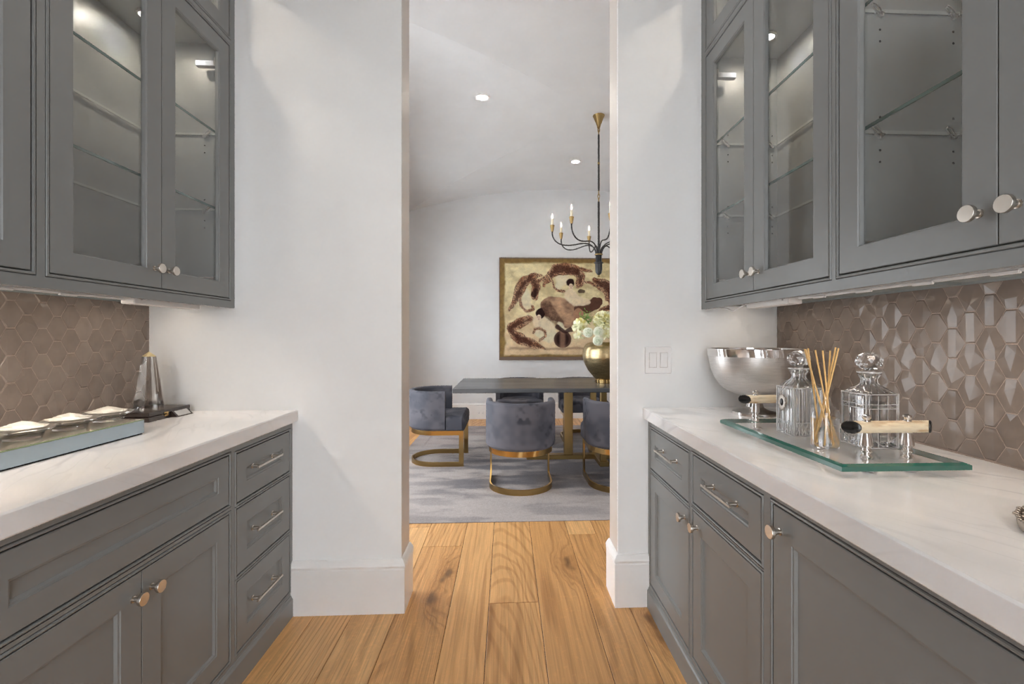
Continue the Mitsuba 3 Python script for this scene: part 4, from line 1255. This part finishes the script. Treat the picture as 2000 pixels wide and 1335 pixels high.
def petal_mesh(c, d, w, l, curl, r):
    """a curved petal from c along d"""
    d = np.array(d, float) / np.linalg.norm(d)
    up = np.cross(d, [r.uniform(-1, 1), r.uniform(-1, 1), r.uniform(-1, 1)]); up /= np.linalg.norm(up)
    sd = np.cross(d, up)
    rows = []
    for t, ww in ((0, 0.25), (0.35, 0.85), (0.7, 1.0), (0.95, 0.55)):
        for s_ in (-1, 0, 1):
            rows.append(np.array(c) + d * l * t + sd * w * ww * s_ * 0.5 + up * (curl * t * t * l + 0.18 * w * abs(s_)))
    f = []
    for i in range(3):
        for j in range(2):
            a = i * 3 + j
            f += [[a, a + 1, a + 4], [a, a + 4, a + 3]]
    return trimesh.Trimesh(rows, f, process=False)


def stem(k, p):
    d = np.array([VX - p[0], VY - p[1], VZ + 0.36 - p[2]])
    d *= 0.075 / np.linalg.norm(d)
    add(k, 'stem', tube([p, np.array(p) + d * 0.5, np.array(p) + d], 0.004, 6), 'green_stem', True)


def globe_flower(p, R, lab):
    k = thing('globe_flower', lab, 'flower', 'white globe flowers in the gold vase')
    ms = []
    n = 190
    for i in range(n):
        z = 1 - 2 * (i + .5) / n; t = i * 2.39996
        d = np.array([math.sqrt(1 - z * z) * math.cos(t), math.sqrt(1 - z * z) * math.sin(t), z])
        q = np.array(p) + d * R * rng.uniform(.9, 1.02)
        ms.append(trimesh.creation.icosphere(0, 1.0)); ms[-1].apply_scale(R * 0.135 * rng.uniform(.8, 1.15)); ms[-1].apply_translation(q)
    add(k, 'florets', cat_(ms), 'white_floret')
    add(k, 'core', ball(R * 0.86, p, 2), 'green_stem', True, label='green core')
    stem(k, p)


def bloom(p, R, n, lab, flat=1.0):
    k = thing('cream_bloom', lab, 'flower', 'cream blooms in the gold vase')
    ms = []
    for i in range(n):
        z = 1 - 1.7 * (i + .5) / n; t = i * 2.39996
        d = np.array([math.sqrt(1 - z * z) * math.cos(t), math.sqrt(1 - z * z) * math.sin(t), z * flat])
        ms.append(petal_mesh(np.array(p) + d * R * 0.45, d, R * 0.62, R * 0.62, rng.uniform(-.5, .5), rng))
    add(k, 'petals', cat_(ms), 'petal', True)
    add(k, 'core', ball(R * 0.5, p, 2), 'petal', True)
    stem(k, p)


FL = [(0.784, 4.36, 1.285), (0.876, 4.325, 1.292), (0.862, 4.28, 1.206)]
for p, lab in zip(FL, ('white globe flower at the left of the gold vase, over the rim', 'white globe flower right of the left globe, under the cream blooms', 'white globe flower lowest in the bouquet, against the vase')):
    globe_flower(p, 0.046, lab)
for (p, R, n, lab) in (((0.975, 4.55, 1.400), 0.105, 90, 'big cream yellow bloom at the top of the bouquet'), ((0.735, 4.56, 1.350), 0.080, 34, 'loose cream bloom at the left of the bouquet'),
                       ((0.702, 4.43, 1.252), 0.050, 18, 'drooping cream bloom at the lower left of the bouquet'), ((0.990, 4.38, 1.265), 0.070, 26, 'loose cream bloom over the right side of the vase'),
                       ((1.165, 4.60, 1.37), 0.085, 50, 'cream bloom at the right of the bouquet behind the door jamb')):
    bloom(p, R, n, lab)
k = thing('green_sprig', 'feathery green sprig at the top left of the bouquet', 'foliage')
ms = []
for i in range(90):
    c_ = np.array([0.820, 4.70, 1.43]) + np.array([rng.gauss(0, .035), rng.gauss(0, .03), rng.gauss(0, .035)])
    ms.append(petal_mesh(c_, [rng.uniform(-1, 1), rng.uniform(-1, 1), rng.uniform(0, 1.2)], 0.010, 0.030, .2, rng))
add(k, 'leaves', cat_(ms), 'green_stem', True, kind='stuff')
stem(k, (0.820, 4.70, 1.43))

# chandelier
HX, HY = 0.932, 4.585
k = thing('chandelier', 'black iron and brass chandelier with candle arms over the dining table', 'chandelier')
HAT = (HX, HY, 0)
ctop = vault_z(HX, HY)
add(k, 'canopy', lathe([(0, ctop - 0.125), (0.016, ctop - 0.122), (0.020, ctop - 0.10), (0.052, ctop - 0.018), (0.060, ctop - 0.004), (0.058, ctop + 0.0), (0, ctop + 0.0)], 40, HAT), 'aged_brass', 30, label='brass ceiling canopy')
links = []
for z0, z1 in ((3.315, 3.37), (2.628, 2.708)):
    for i, zz in enumerate(np.linspace(z0, z1, 3)):
        a = np.linspace(0, 2 * PI, 17)
        px = [(HX + (0.010 * math.cos(t) if i % 2 else 0), HY + (0 if i % 2 else 0.010 * math.cos(t)), zz + 0.024 * math.sin(t)) for t in a]
        links.append(tube(px, 0.0035, 6))
add(k, 'chain_links', cat_(links), 'aged_brass', True, label='brass chain links', kind='stuff')
rod = lambda z0, z1, r=0.0095: lathe([(0, z0), (r, z0), (r, z1), (0, z1)], 16, HAT)
add(k, 'rod', cat_(rod(2.725, 2.995), rod(3.005, 3.292)), 'black_iron', 30)
add(k, 'rod_joint', lathe([(0, 2.99), (0.012, 2.99), (0.012, 3.01), (0, 3.01)], 16, HAT), 'aged_brass', 30)
add(k, 'stem', rod(1.99, 2.612, 0.0105), 'black_iron', 30)
add(k, 'collar', lathe([(0.030, 2.070), (0.040, 2.072), (0.041, 2.078), (0.038, 2.083), (0.030, 2.084), (0.030, 2.070)], 36, HAT), 'aged_brass', 30, label='brass collar round the arms')
add(k, 'bell', lathe([(0, 1.868), (0.014, 1.872), (0.028, 1.890), (0.0355, 1.925), (0.036, 1.985), (0.045, 1.988), (0.046, 1.994), (0.044, 1.998), (0, 1.998)], 40, HAT), 'black_iron', 30, label='black bell at the foot of the stem')
add(k, 'finial', ball(0.0115, (HX, HY, 1.857), 2), 'aged_brass', True, label='brass ball finial')
for i in range(8):
    an = math.radians(184 - 2.5 + 45 * i)
    ca, sa = math.cos(an), math.sin(an)
    P = lambda r, z: (HX + r * ca, HY + r * sa, z)
    arm = add(k, 'arm', tube(spline([P(0.027, 1.995), P(0.027, 2.08), P(0.042, 2.130), P(0.080, 2.172), P(0.135, 2.188), P(0.230, 2.176), P(0.330, 2.166), P(0.410, 2.184), P(0.458, 2.228), P(0.474, 2.30)], 44), 0.0062, 8), 'black_iron', True, label='curved black iron arm with a candle')
    at = P(0.475, 0)
    add(arm, 'cup', lathe([(0, 2.300), (0.010, 2.302), (0.013, 2.312), (0.020, 2.350), (0.0235, 2.362), (0.022, 2.366), (0, 2.364)], 24, at), 'aged_brass', 30, label='brass candle cup')
    add(arm, 'candle', lathe([(0, 2.364), (0.0115, 2.364), (0.0115, 2.428), (0.009, 2.430), (0, 2.430)], 16, at), 'candle_sleeve', 30, label='ivory candle sleeve')
    add(arm, 'bulb', lathe([(0, 2.430), (0.0075, 2.433), (0.0105, 2.447), (0.0085, 2.463), (0.0035, 2.480), (0, 2.487)], 14, at), None, True, emitter={'type': 'area', 'radiance': rgb(*BULB)}, label='glowing flame bulb')
